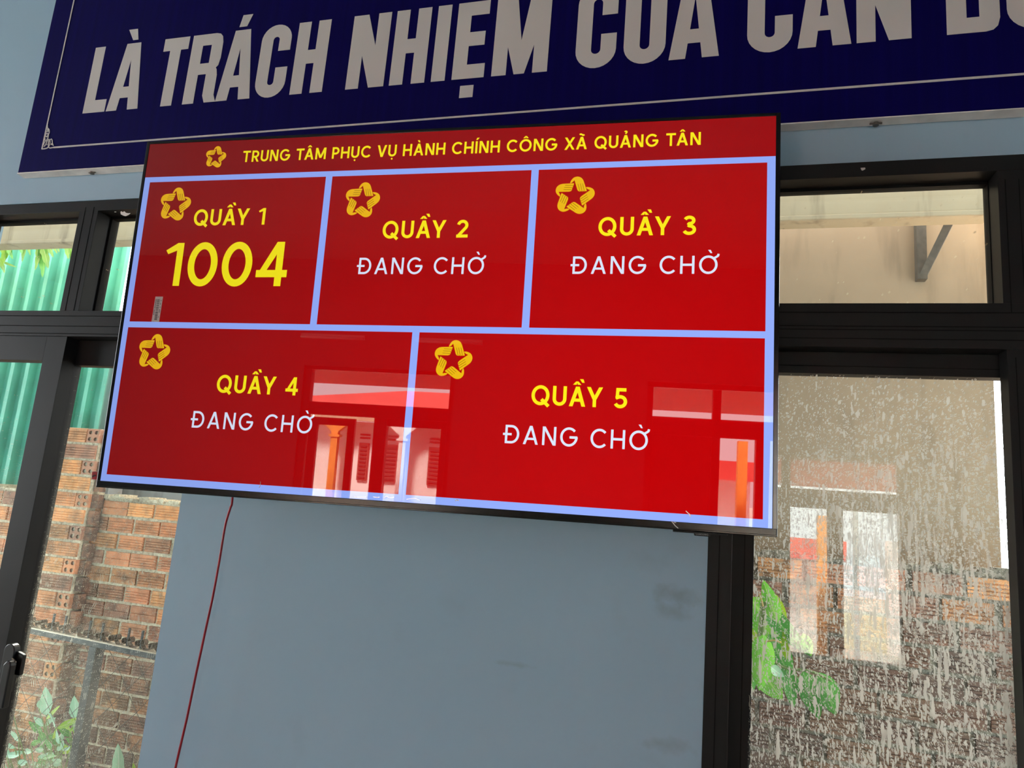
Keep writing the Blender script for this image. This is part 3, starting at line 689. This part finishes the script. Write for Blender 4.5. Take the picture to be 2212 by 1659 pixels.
HAND = [(-13.7, 38.3), (-11.9, 43.8), (-8.3, 49.6), (-3.8, 54.0), (1.3, 56.3), (7.3, 56.9), (12.9, 55.6), (17.8, 52.6), (21.4, 48.7), (24.1, 43.7), (34.6, 14.3), (32.6, 12.7), (30.0, 13.5), (27.5, 12.4), (25.3, 13.5), (21.5, 12.3), (18.9, 13.6), (15.1, 12.3), (10.7, 13.8), (7.7, 17.9), (-1.5, 46.4), (-6.3, 40.8), (-11.1, 37.8)]
SLIT = [[(8.2, 35.1), (9.2, 35.0), (15.5, 13.4), (14.4, 13.4)], [(14.6, 35.6), (15.6, 35.6), (21.8, 13.0), (20.7, 13.1)], [(21.1, 35.6), (22.1, 35.6), (28.2, 13.0), (27.2, 13.1)]]
def emblem(cx, cy, size):
    k_ = size/110; cx -= 2.6*k_; cy -= 1.4*k_
    def put(pts, a):
        ca, sa = math.cos(a), math.sin(a)
        return [(su(cx+(ca*x-sa*y)*k_), sv(cy+(sa*x+ca*y)*k_)) for x, y in pts]
    m = MB(); flat(m, [put(HAND, i*2*math.pi/5) for i in range(5)], -e1, .0003); m.build('emblem', MT['gold'], scr, local=True)
    m = MB(); flat(m, [put(q, i*2*math.pi/5) for i in range(5) for q in SLIT], -e1-.0003, .0003); m.build('emblem_fingers', MT['golddark'], scr, local=True)
for a in ((247.1, 1027.6, 72), (125.4, 873.4, 110), (759.6, 872.2, 110), (1393.3, 870.3, 110), (123.7, 397.5, 110), (1077.9, 397.2, 110)): emblem(*a)
m = MB(); m.prism(ccw([(su(99), sv(492)), (su(125.5), sv(491)), (su(127), sv(571.5)), (su(100.5), sv(571.5))]), -.0011, -.0004); st = m.build('barcode_sticker', MT['paper'], tv, local=True)
m = MB(); y = 497
random.seed(11)
while y < 563:
    h_ = random.choice((.7, 1, 1.6, 2.2)); m.box(su(108), su(117.5), -.0013, -.0010, sv(y), sv(y+h_)); y += h_+random.choice((.8, 1.1, 1.6))
for ya, yb, xa, xb in ((513, 530, 102, 104.6), (534, 563, 103, 105.6), (505, 508, 120, 122), (520, 532, 120.5, 123), (536, 540, 121, 123.4), (546, 552, 121, 123), (557, 561, 121.4, 124)):
    yy = ya
    while yy < yb: m.box(su(xa), su(xb), -.0013, -.0010, sv(yy), sv(yy+1.3)); yy += 2
m.build('barcode_print', MT['ink'], st, local=True)
m = MB(); m.prism(ccw([(-.7438, -.384), (-.7292, -.3831), (-.727, -.4027), (-.7417, -.4025)]), .004, .006); tg = m.build('side_tag', MT['paper'], tv, local=True)
m = MB(); m.prism(ccw([(-.7428, -.3848), (-.7302, -.3840), (-.7282, -.4018), (-.7408, -.4016)]), .0032, .0041); m.build('tag_print', MT['tagred'], tg, local=True)
m = MB(); flat(m, stroke([(-.7405, -.396), (-.736, -.393), (-.7315, -.3925)], .003), .0032, .0004); m.build('tag_mark', MT['tagink'], tg, local=True)
random.seed(5)
for pts, w in (([(.5615, -.3825), (.5655, -.3862), (.5688, -.3890), (.571, -.3921)], .0022), ([(.5359, -.4031), (.5405, -.4075), (.5440, -.4110), (.5489, -.4149)], .0018), ([(.541, -.404), (.545, -.4055)], .0015), ([(-.06, -.396), (-.053, -.397), (-.046, -.3955)], .0015), ([(-.035, -.3975), (-.03, -.3935), (-.024, -.3965), (-.014, -.395)], .0018), ([(-.10, -.399), (-.09, -.400), (-.075, -.3985)], .0012), ([(.012, -.3965), (.03, -.3935), (.042, -.3965)], .0013), ([(.115, -.3935), (.119, -.3915), (.122, -.392)], .0022), ([(-.318, -.381), (-.317, -.389), (-.3195, -.394)], .0014)):
    q_ = [(p_.x, p_.z) for p_ in smooth_path([(a_+random.uniform(-.0006, .0006), 0, b_+random.uniform(-.0006, .0006)) for a_, b_ in pts], 5)]
    m = MB(); flat(m, stroke(q_, w*.8), -.0023, .0008); m.build('film_scrap', MT['film'], tv, local=True)

# ================================================================== red cable under the television
P = [(-1.04, 1.405, .03), (-1.0452, 1.42, -.0303), (-1.0478, 1.42, -.0465), (-1.0540, 1.42, -.0863), (-1.0555, 1.42, -.163), (-1.0585, 1.42, -.2422), (-1.065, 1.42, -.3242), (-1.0721, 1.42, -.4179), (-1.0797, 1.422, -.5068), (-1.0907, 1.424, -.6071), (-1.105, 1.43, -.75), (-1.12, 1.44, -1.0), (-1.13, 1.445, -1.3), (-1.13, 1.44, -1.592)]
m = MB(); m.tube([p+Vector((0, 0, H)) for p in smooth_path(P)], .0026, 10)
tag(m.build('network_cable', MT['cable'], smooth=True), 'thin red cable hanging down the blue-grey wall from the television', 'cable')

# ================================================================== the yard behind the front windows
struct(MB().box(XL-.6, XR+.6, Y0+T, 2.93, 3.45, 3.60).build('eave_sky_blocker', MT['cement'], base=(0, 2, 3.45)))  # overhang added out of view and widened to hold back sky light
struct(MB().box(-14, 12, Y0+T, 30, -.25, -.05).build('yard_ground', MT['soil'], base=(0, 5, -.05)))
def brick(m, x0, x1, z0, z1, y, d, tint, kind):
    j = lambda s=.003: random.uniform(-s, s)
    x0 += j(); x1 += j(); z0 += j(.002); z1 += j(.002); y += j(.004); h = z1-z0; sk = j(.004)
    if kind == 'header':
        cs = ((x0+x1)/2, (z0+z1)/2); q = .25
        for cx, cz in ((-q, -q), (q, -q), (-q, q), (q, q)):
            hx, hz = (x1-x0)/4, h/4; ox, oz = cs[0]+cx*(x1-x0), cs[1]+cz*h
            sq = [(-1, -1), (0, -1), (1, -1), (1, 0), (1, 1), (0, 1), (-1, 1), (-1, 0)]
            outer = [(ox+a*hx, y, oz+b*hz) for a, b in sq]
            inner = [(ox+.62*hx*math.cos(math.radians(225+45*i)), y, oz+.62*hz*math.sin(math.radians(225+45*i))) for i in range(8)]
            deep = [(a, y+.05, c) for a, b, c in inner]
            for i in range(8):
                jn = (i+1) % 8
                m.face([outer[i], outer[jn], inner[jn], inner[i]], tint)
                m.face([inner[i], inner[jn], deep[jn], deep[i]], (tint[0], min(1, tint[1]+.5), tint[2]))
            m.face(deep, (tint[0], 1, tint[2]))  # hole sides and ends tinted darker for the shade inside them
        m.box(x0, x1, y+.051, y+d, z0, z1, tint)
        for a in ((x0, z0, x1, z0), (x1, z0, x1, z1), (x1, z1, x0, z1), (x0, z1, x0, z0)):
            m.face([(a[0], y+.051, a[1]), (a[2], y+.051, a[3]), (a[2], y, a[3]), (a[0], y, a[1])], tint)
        return
    gr = (.2, .38, .56, .74) if kind == 'rib' else (.5,)
    prof = [(0, 0)]
    for g in gr: prof += [(g-.035, 0), (g-.02, .0065), (g+.02, .0065), (g+.035, 0)]
    prof += [(1, 0)]
    ring = lambda x, s: [(x, y+yy+s, z0+zz*h) for zz, yy in prof]+[(x, y+d, z1), (x, y+d, z0)]
    b = len(m.f); m.loft([ring(x0, -sk), ring(x1, sk)]); 
    for i in range(b, len(m.f)): m.tint[i] = tint
def brick_wall(m, x0, x1, z0, z1, y, grime, course=.1, bl=.18, off=0., d=.08):
    r = 0; z = z1-.012-(course-.018)
    while z > z0-course:
        x = x0-random.uniform(0, .06)-(.1 if r % 2 else 0)+off
        while x < x1:
            kind = random.choices(('rib', 'plain', 'header'), (.72, .2, .0))[0]
            a, b = max(x, x0), min(x+bl, x1)
            if b-a > .03:
                g = grime((a+b)/2, z)+random.uniform(-.18, .18)
                brick(m, a, b, z, z+course-.018, y, d, (random.random(), max(0, g), random.random()), kind)
            x += bl+random.uniform(.012, .026)
        z -= course; r += 1
random.seed(21)
# left run with its toothed pillar
bw = thing('brick_wall', 'weathered orange brick wall with a toothed pillar, seen through the left window', 'wall', (-3.2, 3.7, -.05))
m = MB(); brick_wall(m, -6.0, -2.65, -.1, H-.125, 3.65, lambda x, z: .22+max(0, (H-.40-z)*.7)+(.2 if x < -3.6 else 0)+max(0, (-3.25-x)*.5 if x > -3.6 else 0)); m.build('brickwork', MT['brick'], bw)
m = MB(); m.box(-6.0, -2.65, 3.662, 3.80, -.05, H-.115)
for i in range(90):
    x = -6+3.35*i/90; m.box(x, x+.04, 3.640+random.uniform(0, .02), 3.80, H-.125, H-.105+random.uniform(-.012, .012))
m.build('mortar', MT['mortar'], bw)
m = MB(); z = H+.305-.094; r = 0
while z > -.1:
    xa, xb = -4.03, -3.66
    cols = ((xa, xa+.09, 'header'), (xa+.105, xb-.015+.0, 'rib')) if r % 2 else ((xa, xb-.105, 'rib'), (xb-.09, xb, 'header'))
    for a, b, kd in cols:
        brick(m, a, b, z, z+.084, 3.575, .08, (random.random(), max(0, min(1, .18+max(0, (H-.1-z)*.35)+random.uniform(-.15, .2))), random.random()), kd)
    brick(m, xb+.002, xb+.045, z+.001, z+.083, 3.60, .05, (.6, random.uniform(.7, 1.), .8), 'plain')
    z -= .1; r += 1
m.build('pillar', MT['brick'], bw); MB().box(-4.025, -3.665, 3.587, 3.66, -.05, H+.30).build('pillar_mortar', MT['mortar'], bw)
# right run, turned a little towards the window
random.seed(33)
def turn(o, ang): o.rotation_euler.z = ang
br = thing('brick_wall', 'low grimy red brick wall behind the mud-splashed right window', 'wall', (.8, 3.34, -.05))
m = MB(); brick_wall(m, -.95, 2.2, -.1, H-.10, 3.34, lambda x, z: .45+max(0, (H-.20-z)*2.4), off=.03); m.build('brickwork', MT['brick'], br)
m = MB(); m.box(-.95, 2.2, 3.352, 3.46, -.05, H-.09); 
for i in range(60):
    x = -.95+3.15*i/60; m.box(x, x+.06, 3.335+random.uniform(0, .02), 3.46, H-.105, H-.078+random.uniform(-.02, .014))
m.build('mortar', MT['mortar_dark'], br); turn(br, math.radians(-3))
# neighbour's rendered house wall with gutter beam and bracket
hw_ = MB().box(-2.6, 1.262, 3.6, 3.8, -.05, 4.6).build('house_wall', MT['tan'], base=(-.7, 3.7, -.05)); tag(hw_, 'tan plastered house wall behind the right window', 'wall')
gb = MB().box(-8, 1.9, 3.2, 3.296, H+1.392, H+1.80); gb.box(-8, 1.9, 3.193, 3.2, H+1.392, H+1.415)
tag(gb.build('gutter_beam', MT['cream'], base=(-3, 3.4, H+1.392), bevel=.006), 'stained cream concrete beam across the top of both fanlights', 'beam')
m = MB(); m.box(.950, .992, 3.555, 3.6, H+1.235, H+1.66); 
m.v += []; p = [(.955, 3.56, H+1.25), (.955+.035, 3.56, H+1.25), (1.135, 3.37, H+1.62), (1.095, 3.37, H+1.62)]
b0 = len(m.v); m.v += p+[(x, y+.03, z-.012) for x, y, z in p]
for q in ((0, 1, 2, 3), (7, 6, 5, 4), (0, 4, 5, 1), (1, 5, 6, 2), (2, 6, 7, 3), (3, 7, 4, 0)): m.f.append(tuple(b0+i for i in q)); m.tint.append(None)
tag(m.build('angle_bracket', MT['steel'], base=(.97, 3.6, H+1.235)), 'grey steel angle bracket under the cream beam', 'bracket')
# green corrugated sheet
m = MB(); xs = []; x = -8.059
while x < -4.05: xs += [(x, 0), (x+.066, 0), (x+.092, .048), (x+.124, .048)]; x += .138
ring = lambda z: [(a, 3.86-b*1.0, z) for a, b in xs]
m.loft([ring(-.05), ring(H+2.2)], close=False, caps=False)
o = m.build('corrugated_sheet', MT['green'], base=(-6, 3.86, -.05)); o.modifiers.new('thickness', 'SOLIDIFY').thickness = .0015
tag(o, 'tall pale green corrugated metal sheet above the brick wall', 'metal sheet')
tag(MB().box(-3.97, -2.61, 4.0, 4.12, -.05, 4.4).build('house_wall', MT['cement'], base=(-3.2, 4.06, -.05)), 'grey cement wall behind the television, right of the brick pillar', 'wall')
tag(MB().box(-4.0, -3.81, 3.87, 3.99, -.05, H+.95).build('cement_post', MT['cement'], base=(-3.9, 3.93, -.05)), 'pale grey cement post at the right edge of the green sheet', 'post')

# leaves
def leaf(m, base, tip, w, nrm=(0, -1, .2), fold=.25, sag=.12, n=9, wav=0.):
    base = Vector(base); tip = Vector(tip); d = tip-base; L = d.length; d.normalize()
    sd = d.cross(Vector(nrm)).normalized(); nn = sd.cross(d).normalized(); b = len(m.v)
    for i in range(n+1):
        t = i/n; ww = w*(math.sin(math.pi*min(1, t**.75))**.8)*.5+.0004
        c = base+d*L*t+nn*(-sag*L*math.sin(math.pi*t))
        wv = 1+wav*math.sin(t*23)
        for s_ in (-1, -.5, 0, .5, 1):
            m.v.append(tuple(c+sd*ww*s_*wv+nn*abs(s_)*ww*fold)); m.rib[len(m.v)-1] = 1. if s_ == 0 else 0.
    for i in range(n):
        for q in range(4):
            m.f.append((b+i*5+q, b+i*5+q+1, b+(i+1)*5+q+1, b+(i+1)*5+q)); m.tint.append(None)
def leaf_part(par, mat, *a, **kw):
    m = MB(); leaf(m, *a, **kw); return m.build('leaf', MT[mat], par, smooth=True)

# big-leaved plant behind the right window
pb = at(1600, 1750, 2.25); pb.z = -.05
pl = thing('leafy_plant', 'plant with large bright green leaves at the left edge of the right window', 'plant', pb)
for (bx, by, tx, ty, w, mt, yy) in ((1680, 1345, 1648, 1252, 30, 'leaf', 2.2), (1640, 1300, 1752, 1418, 34, 'leaf2', 2.24), (1620, 1290, 1700, 1400, 62, 'leaf', 2.28), (1650, 1370, 1640, 1492, 46, 'leaf', 2.18), (1612, 1290, 1642, 1400, 40, 'leaf4', 2.3), (1660, 1370, 1712, 1470, 44, 'leaf2', 2.26),
      (1640, 1440, 1690, 1512, 46, 'leaf', 2.22), (1735, 1450, 1770, 1555, 40, 'leaf2', 2.3), (1770, 1452, 1805, 1545, 44, 'leaf2', 2.34), (1700, 1430, 1715, 1530, 30, 'leaf2', 2.3), (1700, 1425, 1690, 1360, 14, 'leaf4', 2.24), (1665, 1440, 1694, 1462, 18, 'leaf3', 2.16), (1650, 1275, 1700, 1335, 26, 'leaf4', 2.3), (1735, 1368, 1752, 1418, 20, 'leaf', 2.25), (1610, 1400, 1622, 1500, 40, 'leaf2', 2.3)):
    p, q = at(bx, by, yy), at(tx, ty, yy+.03)
    leaf_part(pl, mt, p, q, w*yy/1517*1.05, nrm=(random.uniform(-.3, .3), -1, random.uniform(0, .5)), fold=random.uniform(.1, .35), sag=random.uniform(.02, .12))
m = MB(); m.tube(smooth_path([tuple(pb), tuple(at(1610, 1560, 2.25)), tuple(at(1640, 1400, 2.24)), tuple(at(1650, 1300, 2.22))]), .010, 8); m.tube(smooth_path([tuple(at(1640, 1400, 2.24)), tuple(at(1690, 1440, 2.28)), tuple(at(1750, 1450, 2.3)), tuple(at(1795, 1470, 2.32))]), .004, 6); m.build('stem', MT['stem'], pl, smooth=True)
m = MB(); m.tube([at(1653, 1386, 2.17), at(1672, 1383, 2.17), at(1688, 1388, 2.17)], .0022, 6); m.build('dry_stalk', MT['drystem'], pl, smooth=True); m = MB(); m.tube([at(1640, 1282, 2.17), at(1646, 1298, 2.17), at(1648, 1310, 2.17)], .0022, 6); m.build('dry_stalk', MT['drystem'], pl, smooth=True)

# weeds behind the fence
random.seed(8)
def weed(name, label, base, leaves, mats):
    t = thing(name, label, 'plant', base, 'weeds growing along the fence')
    m = MB()
    for (bx, by, tx, ty, w, mt, yy) in leaves:
        p, q = at(bx, by, yy), at(tx, ty, yy+random.uniform(-.03, .03))
        leaf_part(t, mt, p, q, w*yy/1517*1.1, nrm=(random.uniform(-.6, .6), -1, random.uniform(-.2, .8)), fold=random.uniform(.1, .4), sag=random.uniform(-.05, .15), wav=.05)
        m.tube(smooth_path([tuple(base), tuple((Vector(base)+p)/2+Vector((random.uniform(-.04, .04), 0, .1))), tuple(p)], 4), .0022, 5)
    m.build('stem', MT['stem'], t, smooth=True)
lv = [(100, 1545, 98, 1484, 26, 'leaf3', 2.55), (162, 1552, 160, 1503, 30, 'leaf3', 2.56), (100, 1552, 130, 1524, 16, 'leaf4', 2.54), (122, 1573, 180, 1548, 14, 'leaf4', 2.52), (150, 1580, 178, 1556, 10, 'leaf4', 2.54), (84, 1530, 90, 1510, 14, 'leaf3', 2.56)]
for i in range(26):
    x = random.uniform(85, 175); y = random.uniform(1560, 1660); a = random.uniform(-2.6, -.5); l = random.uniform(18, 40)
    lv.append((x, y, x+l*math.cos(a), y+l*math.sin(a), random.uniform(9, 18), random.choice(('leaf2', 'leaf2', 'leaf4', 'leaf3')), random.uniform(2.5, 2.6)))
b = at(120, 1900, 2.55); b.z = -.05; weed('weed', 'taller weed with broad upright leaves left of the fence post', b, lv, None)
lv = [(40, 1600, 18, 1578, 12, 'leaf3', 2.3), (28, 1542, 24, 1534, 8, 'leaf3', 2.3)]
for i in range(34):
    x = random.uniform(12, 150); y = random.uniform(1605, 1680); a = random.choice((random.uniform(-.5, .3), random.uniform(2.8, 3.6), random.uniform(-2.2, -1))); l = random.uniform(14, 32)
    lv.append((x, y, x+l*math.cos(a), y+l*math.sin(a), random.uniform(7, 13), random.choice(('leaf3', 'leaf3', 'leaf3', 'leaf2')), random.uniform(2.24, 2.32)))
b = at(60, 1950, 2.28); b.z = -.05; weed('weed', 'low weed with many small pale leaves in the bottom left corner', b, lv, None)
b = at(256, 1900, 2.0); b.z = -.05
weed('weed', 'single upright pale blade leaf beside the wall edge, right of the fence post', b, [(256, 1690, 255, 1606, 24, 'leaf3', 2.0), (290, 1690, 288, 1648, 12, 'leaf4', 2.02)], None)
# leaves hanging in front of the green sheet
tr_ = thing('papaya_tree', 'sunlit lobed leaves hanging in front of the green sheet under the cream beam', 'tree', (-5.9, 3.45, -.05))
random.seed(14)
for (bx, by, tx, ty, w) in ((20, 530, 5, 575, 22), (12, 530, 28, 560, 18), (40, 525, 48, 548, 16), (55, 530, 48, 566, 22), (60, 530, 66, 552, 15), (78, 530, 80, 562, 16), (84, 535, 76, 584, 18), (86, 530, 92, 600, 22), (90, 535, 104, 580, 18), (95, 525, 116, 556, 18), (110, 530, 124, 548, 12), (120, 525, 128, 545, 12), (142, 535, 148, 560, 12), (150, 530, 152, 575, 9), (0, 575, 36, 577, 6), (-8, 560, 10, 590, 12), (0, 540, 12, 560, 16), (30, 530, 20, 550, 16)):
    p, q = at(bx, by-12, 3.60), at(tx, ty, 3.57)
    leaf_part(tr_, random.choice(('leaf5', 'leaf5', 'leaf2')), p, q, w*3.6/1517*1.1, nrm=(random.uniform(-.7, .7), -1, random.uniform(-.3, .6)), fold=random.uniform(.1, .5), sag=random.uniform(0, .1), wav=.2)
m = MB(); m.tube(smooth_path([(-5.9, 3.45, -.05), (-5.92, 3.45, 1.5), (-5.8, 3.5, H+1.45), (-5.3, 3.56, H+1.60), (-4.3, 3.6, H+1.62), (-3.95, 3.6, H+1.6)]), lambda t: .05*(1-.75*t), 8); m.build('trunk', MT['bark'], tr_, smooth=True)

# iron fence with scrollwork and chain link below
FA, FB = Vector((-2.75, 2.185)), Vector((-1.25, 2.012)); fd = (FB-FA).normalized(); fl = (FB-FA).length; fz = H-.55
def fp(s, off, z): p = FA+fd*s; return Vector((p.x-fd.y*off, p.y+fd.x*off, z))
fe = thing('iron_fence', 'rusty iron fence with scrollwork and chain link, behind the left window', 'fence', (-2.0, 2.1, -.05))
def fbox(m, s0, s1, o0, o1, z0, z1):
    b = len(m.v); m.v += [tuple(fp(s, o, z)) for z in (z0, z1) for (s, o) in ((s0, o0), (s1, o0), (s1, o1), (s0, o1))]
    for q in ((3, 2, 1, 0), (4, 5, 6, 7), (0, 1, 5, 4), (1, 2, 6, 5), (2, 3, 7, 6), (3, 0, 4, 7)): m.f.append(tuple(b+i for i in q)); m.tint.append(None)
m = MB(); fbox(m, 0, fl, -.012, .016, fz-.022, fz-.004); m.build('rail', MT['post'], fe, bevel=.001)
m = MB(); fbox(m, 0, fl, -.014, .018, fz-.004, fz); m.build('rail_cap', MT['rail'], fe)
ps = (Vector((at(217, 1395, 2.11).x, 2.11))-FA).dot(fd)
for s_ in (ps,): 
    m = MB(); fbox(m, s_-.0175, s_+.0175, -.0175, .0175, -.05, fz-.021); m.build('post', MT['post'], fe, bevel=.002)
i = 0; s_ = .03
while s_ < fl-.03:
    m = MB(); 
    if i % 3 != 1: fbox(m, s_-.003, s_+.003, -.003, .003, fz, fz+.058); m.build('picket', MT['post'], fe)
    pts = []
    for q in range(26):
        a = math.radians(-210+q*17); r_ = .006+.012*abs(math.sin(math.radians(q*7.2)))
    left = [(-.016+.009*math.cos(math.radians(a))*(1-a/1400), .022+.011*math.sin(math.radians(a))*(1-a/1400)) for a in range(-40, 330, 30)][::-1]
    bot = [(-.020, .012), (-.010, .002), (.006, .003)]
    right = [(.020+.007*math.cos(math.radians(a)), .016+.008*math.sin(math.radians(a))) for a in range(-90, 250, 30)]
    path = left+bot+right; c = s_+.030
    mm = MB()
    for (a0, b0), (a1, b1) in zip(path[:-1], path[1:]):
        q = [fp(c+a0, -.008, fz+b0), fp(c+a1, -.008, fz+b1), fp(c+a1, .008, fz+b1), fp(c+a0, .008, fz+b0)]
        mm.face(q)
    so_ = mm.build('scroll', MT['rust'], fe); so_.modifiers.new('thickness', 'SOLIDIFY').thickness = .0018
    s_ += .062; i += 1
m = MB(); nx = 26; dz = fl/nx
for i in range(-18, nx+18):
    for sg in (1, -1):
        pts = []; s0 = i*dz*2 if sg == 1 else i*dz*2
        for q in range(22):
            s_ = s0+sg*q*dz; z = fz-.02-q*dz*1.0
            if 0 <= s_ <= fl and z > 0: pts.append(fp(s_+random.uniform(-.004, .004), .003*sg, z+random.uniform(-.004, .004)))
        if len(pts) > 1: m.tube(pts, .0011, 4)
m.build('chain_link', MT['wire'], fe)

# ================================================================== behind the camera: seen in the television and the panes
dw = window('door_1'); dw.location = ((D1[0]+D1[1])/2, YB, 0)
m = MB(); y0, y1 = YB-.10, YB-.02; za, zb2 = H+.600, H+.465
m.box(D1[0], D1[1], y0, y1, H+.945, ZH); m.box(D1[0], D1[0]+.085, y0, y1, 0, H+.945); m.box(D1[1]-.05, D1[1], y0, y1, 0, H+.945)
m.box(D1[0]+.085, D1[1]-.05, y0, y1, zb2, za)
m.box(-2.695, -2.555, y0, y1, 0, zb2); m.build('frame', MT['frame'], dw, bevel=.002)
def bpane(par, x0, x1, z0, z1, y): MB().box(x0, x1, y, y+.005, z0, z1).build('pane', MT['glass'], par)
bpane(dw, D1[0]+.085, D1[1]-.05, za, H+.945, YB-.06)
m = MB(); m.box(-2.555, D1[1]-.05, YB-.08, YB-.04, H+.385, zb2); m.box(-1.975, D1[1]-.05, YB-.08, YB-.04, 0, H+.385); m.box(-2.555, -1.975, YB-.08, YB-.04, 0, .12)
lf = m.build('door_leaf', MT['frame'], dw); bpane(lf, -2.555, -1.975, .12, H+.385, YB-.06)
m = MB(); m.box(-3.42, -3.325, YB-.08, YB-.04, 0, H+.44); m.box(-2.987, -2.91, YB-.08, YB-.04, 0, H+.44); m.box(-3.325, -2.987, YB-.08, YB-.04, H+.36, H+.44); m.box(-3.325, -2.987, YB-.08, YB-.04, 0, .12)
lf = m.build('door_leaf', MT['frame'], dw); bpane(lf, -3.325, -2.987, .12, H+.36, YB-.06)
bw_ = window('window_3'); bw_.location = ((B2[0]+B2[1])/2, YB, ZB)
m = MB(); m.box(B2[0], B2[1], y0, y1, H+.93, ZH); m.box(B2[0], .16, y0, y1, ZB, H+.93); m.box(1.76, B2[1], y0, y1, ZB, H+.93); m.box(.16, 1.76, y0, y1, H+.465, H+.642)
m.box(.735, .815, y0, y1, ZB, H+.93); m.box(1.15, 1.28, y0, y1, ZB, H+.465); m.box(.16, 1.76, y0, y1, ZB, ZB+.08)
m.build('frame', MT['frame'], bw_, bevel=.002)
MB().box(.16, .735, YB-.07, YB-.05, ZB+.08, H+.465).build('blanked_panel', MT['dark'], bw_)
for a, b, c, d in ((.16, .735, H+.642, H+.93), (.815, 1.76, H+.642, H+.93), (.815, 1.15, ZB+.08, H+.465), (1.28, 1.76, ZB+.08, H+.465)): bpane(bw_, a, b, c, d, YB-.06)
# two switched-off tube lamps on the back wall
for i, x in enumerate((-3.22, -1.95)):
    t = thing('tube_lamp', ('switched-off fluorescent tube lamp high above the door, left one', 'switched-off fluorescent tube lamp high above the door, right one')[i], 'lamp', (x, YB, H+1.27), 'tube lamps above the door')
    MB().box(x-.36, x+.36, YB, YB+.03, H+1.275, H+1.325).build('housing', MT['white_paint'], t, bevel=.004)
    m = MB(); m.tube([(x-.35, YB+.045, H+1.285), (x+.35, YB+.045, H+1.285)], .013, 10); m.build('tube', MT['white_paint'], t, smooth=True)
struct(MB().box(-30, 30, -40, YB-.2, -.25, -.02).build('courtyard', MT['yard'], base=(0, -10, -.02)))
# porch roof outside the back wall
for x0, x1, zf in ((-5.4, -1.0, H+1.115), (-1.0, 2.5, H+.975)):
    m = MB(); b = len(m.v)
    m.v += [(x, y, z+t_) for t_ in (0, .05) for x, y, z in ((x0, YB-.2, zf+.32), (x1, YB-.2, zf+.32), (x1, -7.5, zf), (x0, -7.5, zf))]
    for q in ((0, 1, 2, 3), (7, 6, 5, 4), (4, 5, 1, 0), (5, 6, 2, 1), (6, 7, 3, 2), (7, 4, 0, 3)): m.f.append(tuple(b+i for i in q)); m.tint.append(None)
    struct(m.build('porch_roof', MT['roofred'], base=((x0+x1)/2, -6, zf)))
# house across the courtyard
hs = thing('house', 'white house with orange pillars and red roof, mirrored in the television', 'house', (-4.2, -9.6, -.02))
MB().box(-8, -.4, -9.3, -8.9, -.02, H+.62).build('wall', MT['housewhite'], hs)
for x in (-6.4, -4.92, -3.72, -2.3):
    m = MB(); w_ = .06; m.box(x-w_, x+w_, -8.72, -8.62, -.02, H+.42); m.box(x-w_*1.6, x+w_*1.6, -8.74, -8.60, H+.33, H+.37)
    m.v += []; m.prism([(x-w_, H+.42), (x+w_, H+.42), (x+.30, H+.62), (x-.30, H+.62)], -8.72, -8.62)
    m.build('pillar', MT['orange' if x in (-4.92, -6.4) else 'housewhite'], hs)
MB().box(-8, -.4, -8.74, -8.58, H+.62, H+.76).build('beam', MT['cream'], hs)
for x0, x1 in ((-4.56, -4.38), (-4.17, -3.86), (-3.32, -2.9), (-5.9, -5.4), (-2.2, -1.6)):
    f = MB().box(x0, x1, -8.9, -8.86, H-.38, H+.26).build('window', MT['louvre'], hs, bevel=.01)
    m = MB()
    for q in range(9): m.box(x0+.03, x1-.03, -8.86, -8.845, H-.34+q*.066, H-.31+q*.066)
    m.build('louvre', MT['dark'], f)
    for z in (.33, .385): MB().box(x0, x1, -8.902, -8.885, H+z, H+z+.03).build('vent', MT['louvre'], hs)
m = MB()
b = len(m.v); m.v += [(-7.6, -8.55, H+.78), (-.6, -8.55, H+.78), (-.6-.9, -9.8, H+1.28), (-7.6+.9+2.6, -9.8, H+1.28), (-7.6, -8.55, H+.74), (-.6, -8.55, H+.74), (-.6-.9, -9.8, H+1.24), (-7.6+.9+2.6, -9.8, H+1.24)]
for q in ((0, 1, 2, 3), (7, 6, 5, 4), (4, 5, 1, 0), (5, 6, 2, 1), (6, 7, 3, 2), (7, 4, 0, 3)): m.f.append(tuple(b+i for i in q)); m.tint.append(None)
m.build('roof', MT['roofred'], hs)
h2 = thing('house', 'low red-walled house with pale pole, mirrored at the right edge of the television', 'house', (4, -12.5, -.02))
MB().box(1.3, 2.7, -13.6, -13.2, -.02, H+.05).build('wall', MT['housewhite'], h2); MB().box(2.75, 9, -13.0, -12.8, -.02, H-.95).build('yard_wall', MT['cream2'], h2)
MB().box(3.5, 3.75, -12.7, -12.5, -.02, H+.5).build('pillar', MT['housewhite'], h2); MB().box(1.0, 2.75, -13.4, -12.4, H+.02, H+.42).build('roof', MT['roofred'], h2)
MB().box(1.66, 1.80, -8.6, -8.45, -.02, H+.65).build('pillar', MT['orange'], h2)
m = MB(); m.tube([(2.35, -9.4, -.02), (2.35, -9.4, H+2.5)], .04, 10)
tag(m.build('utility_pole', MT['cement'], base=(2.35, -9.4, -.02)), 'pale concrete pole in front of the red-walled house', 'pole')
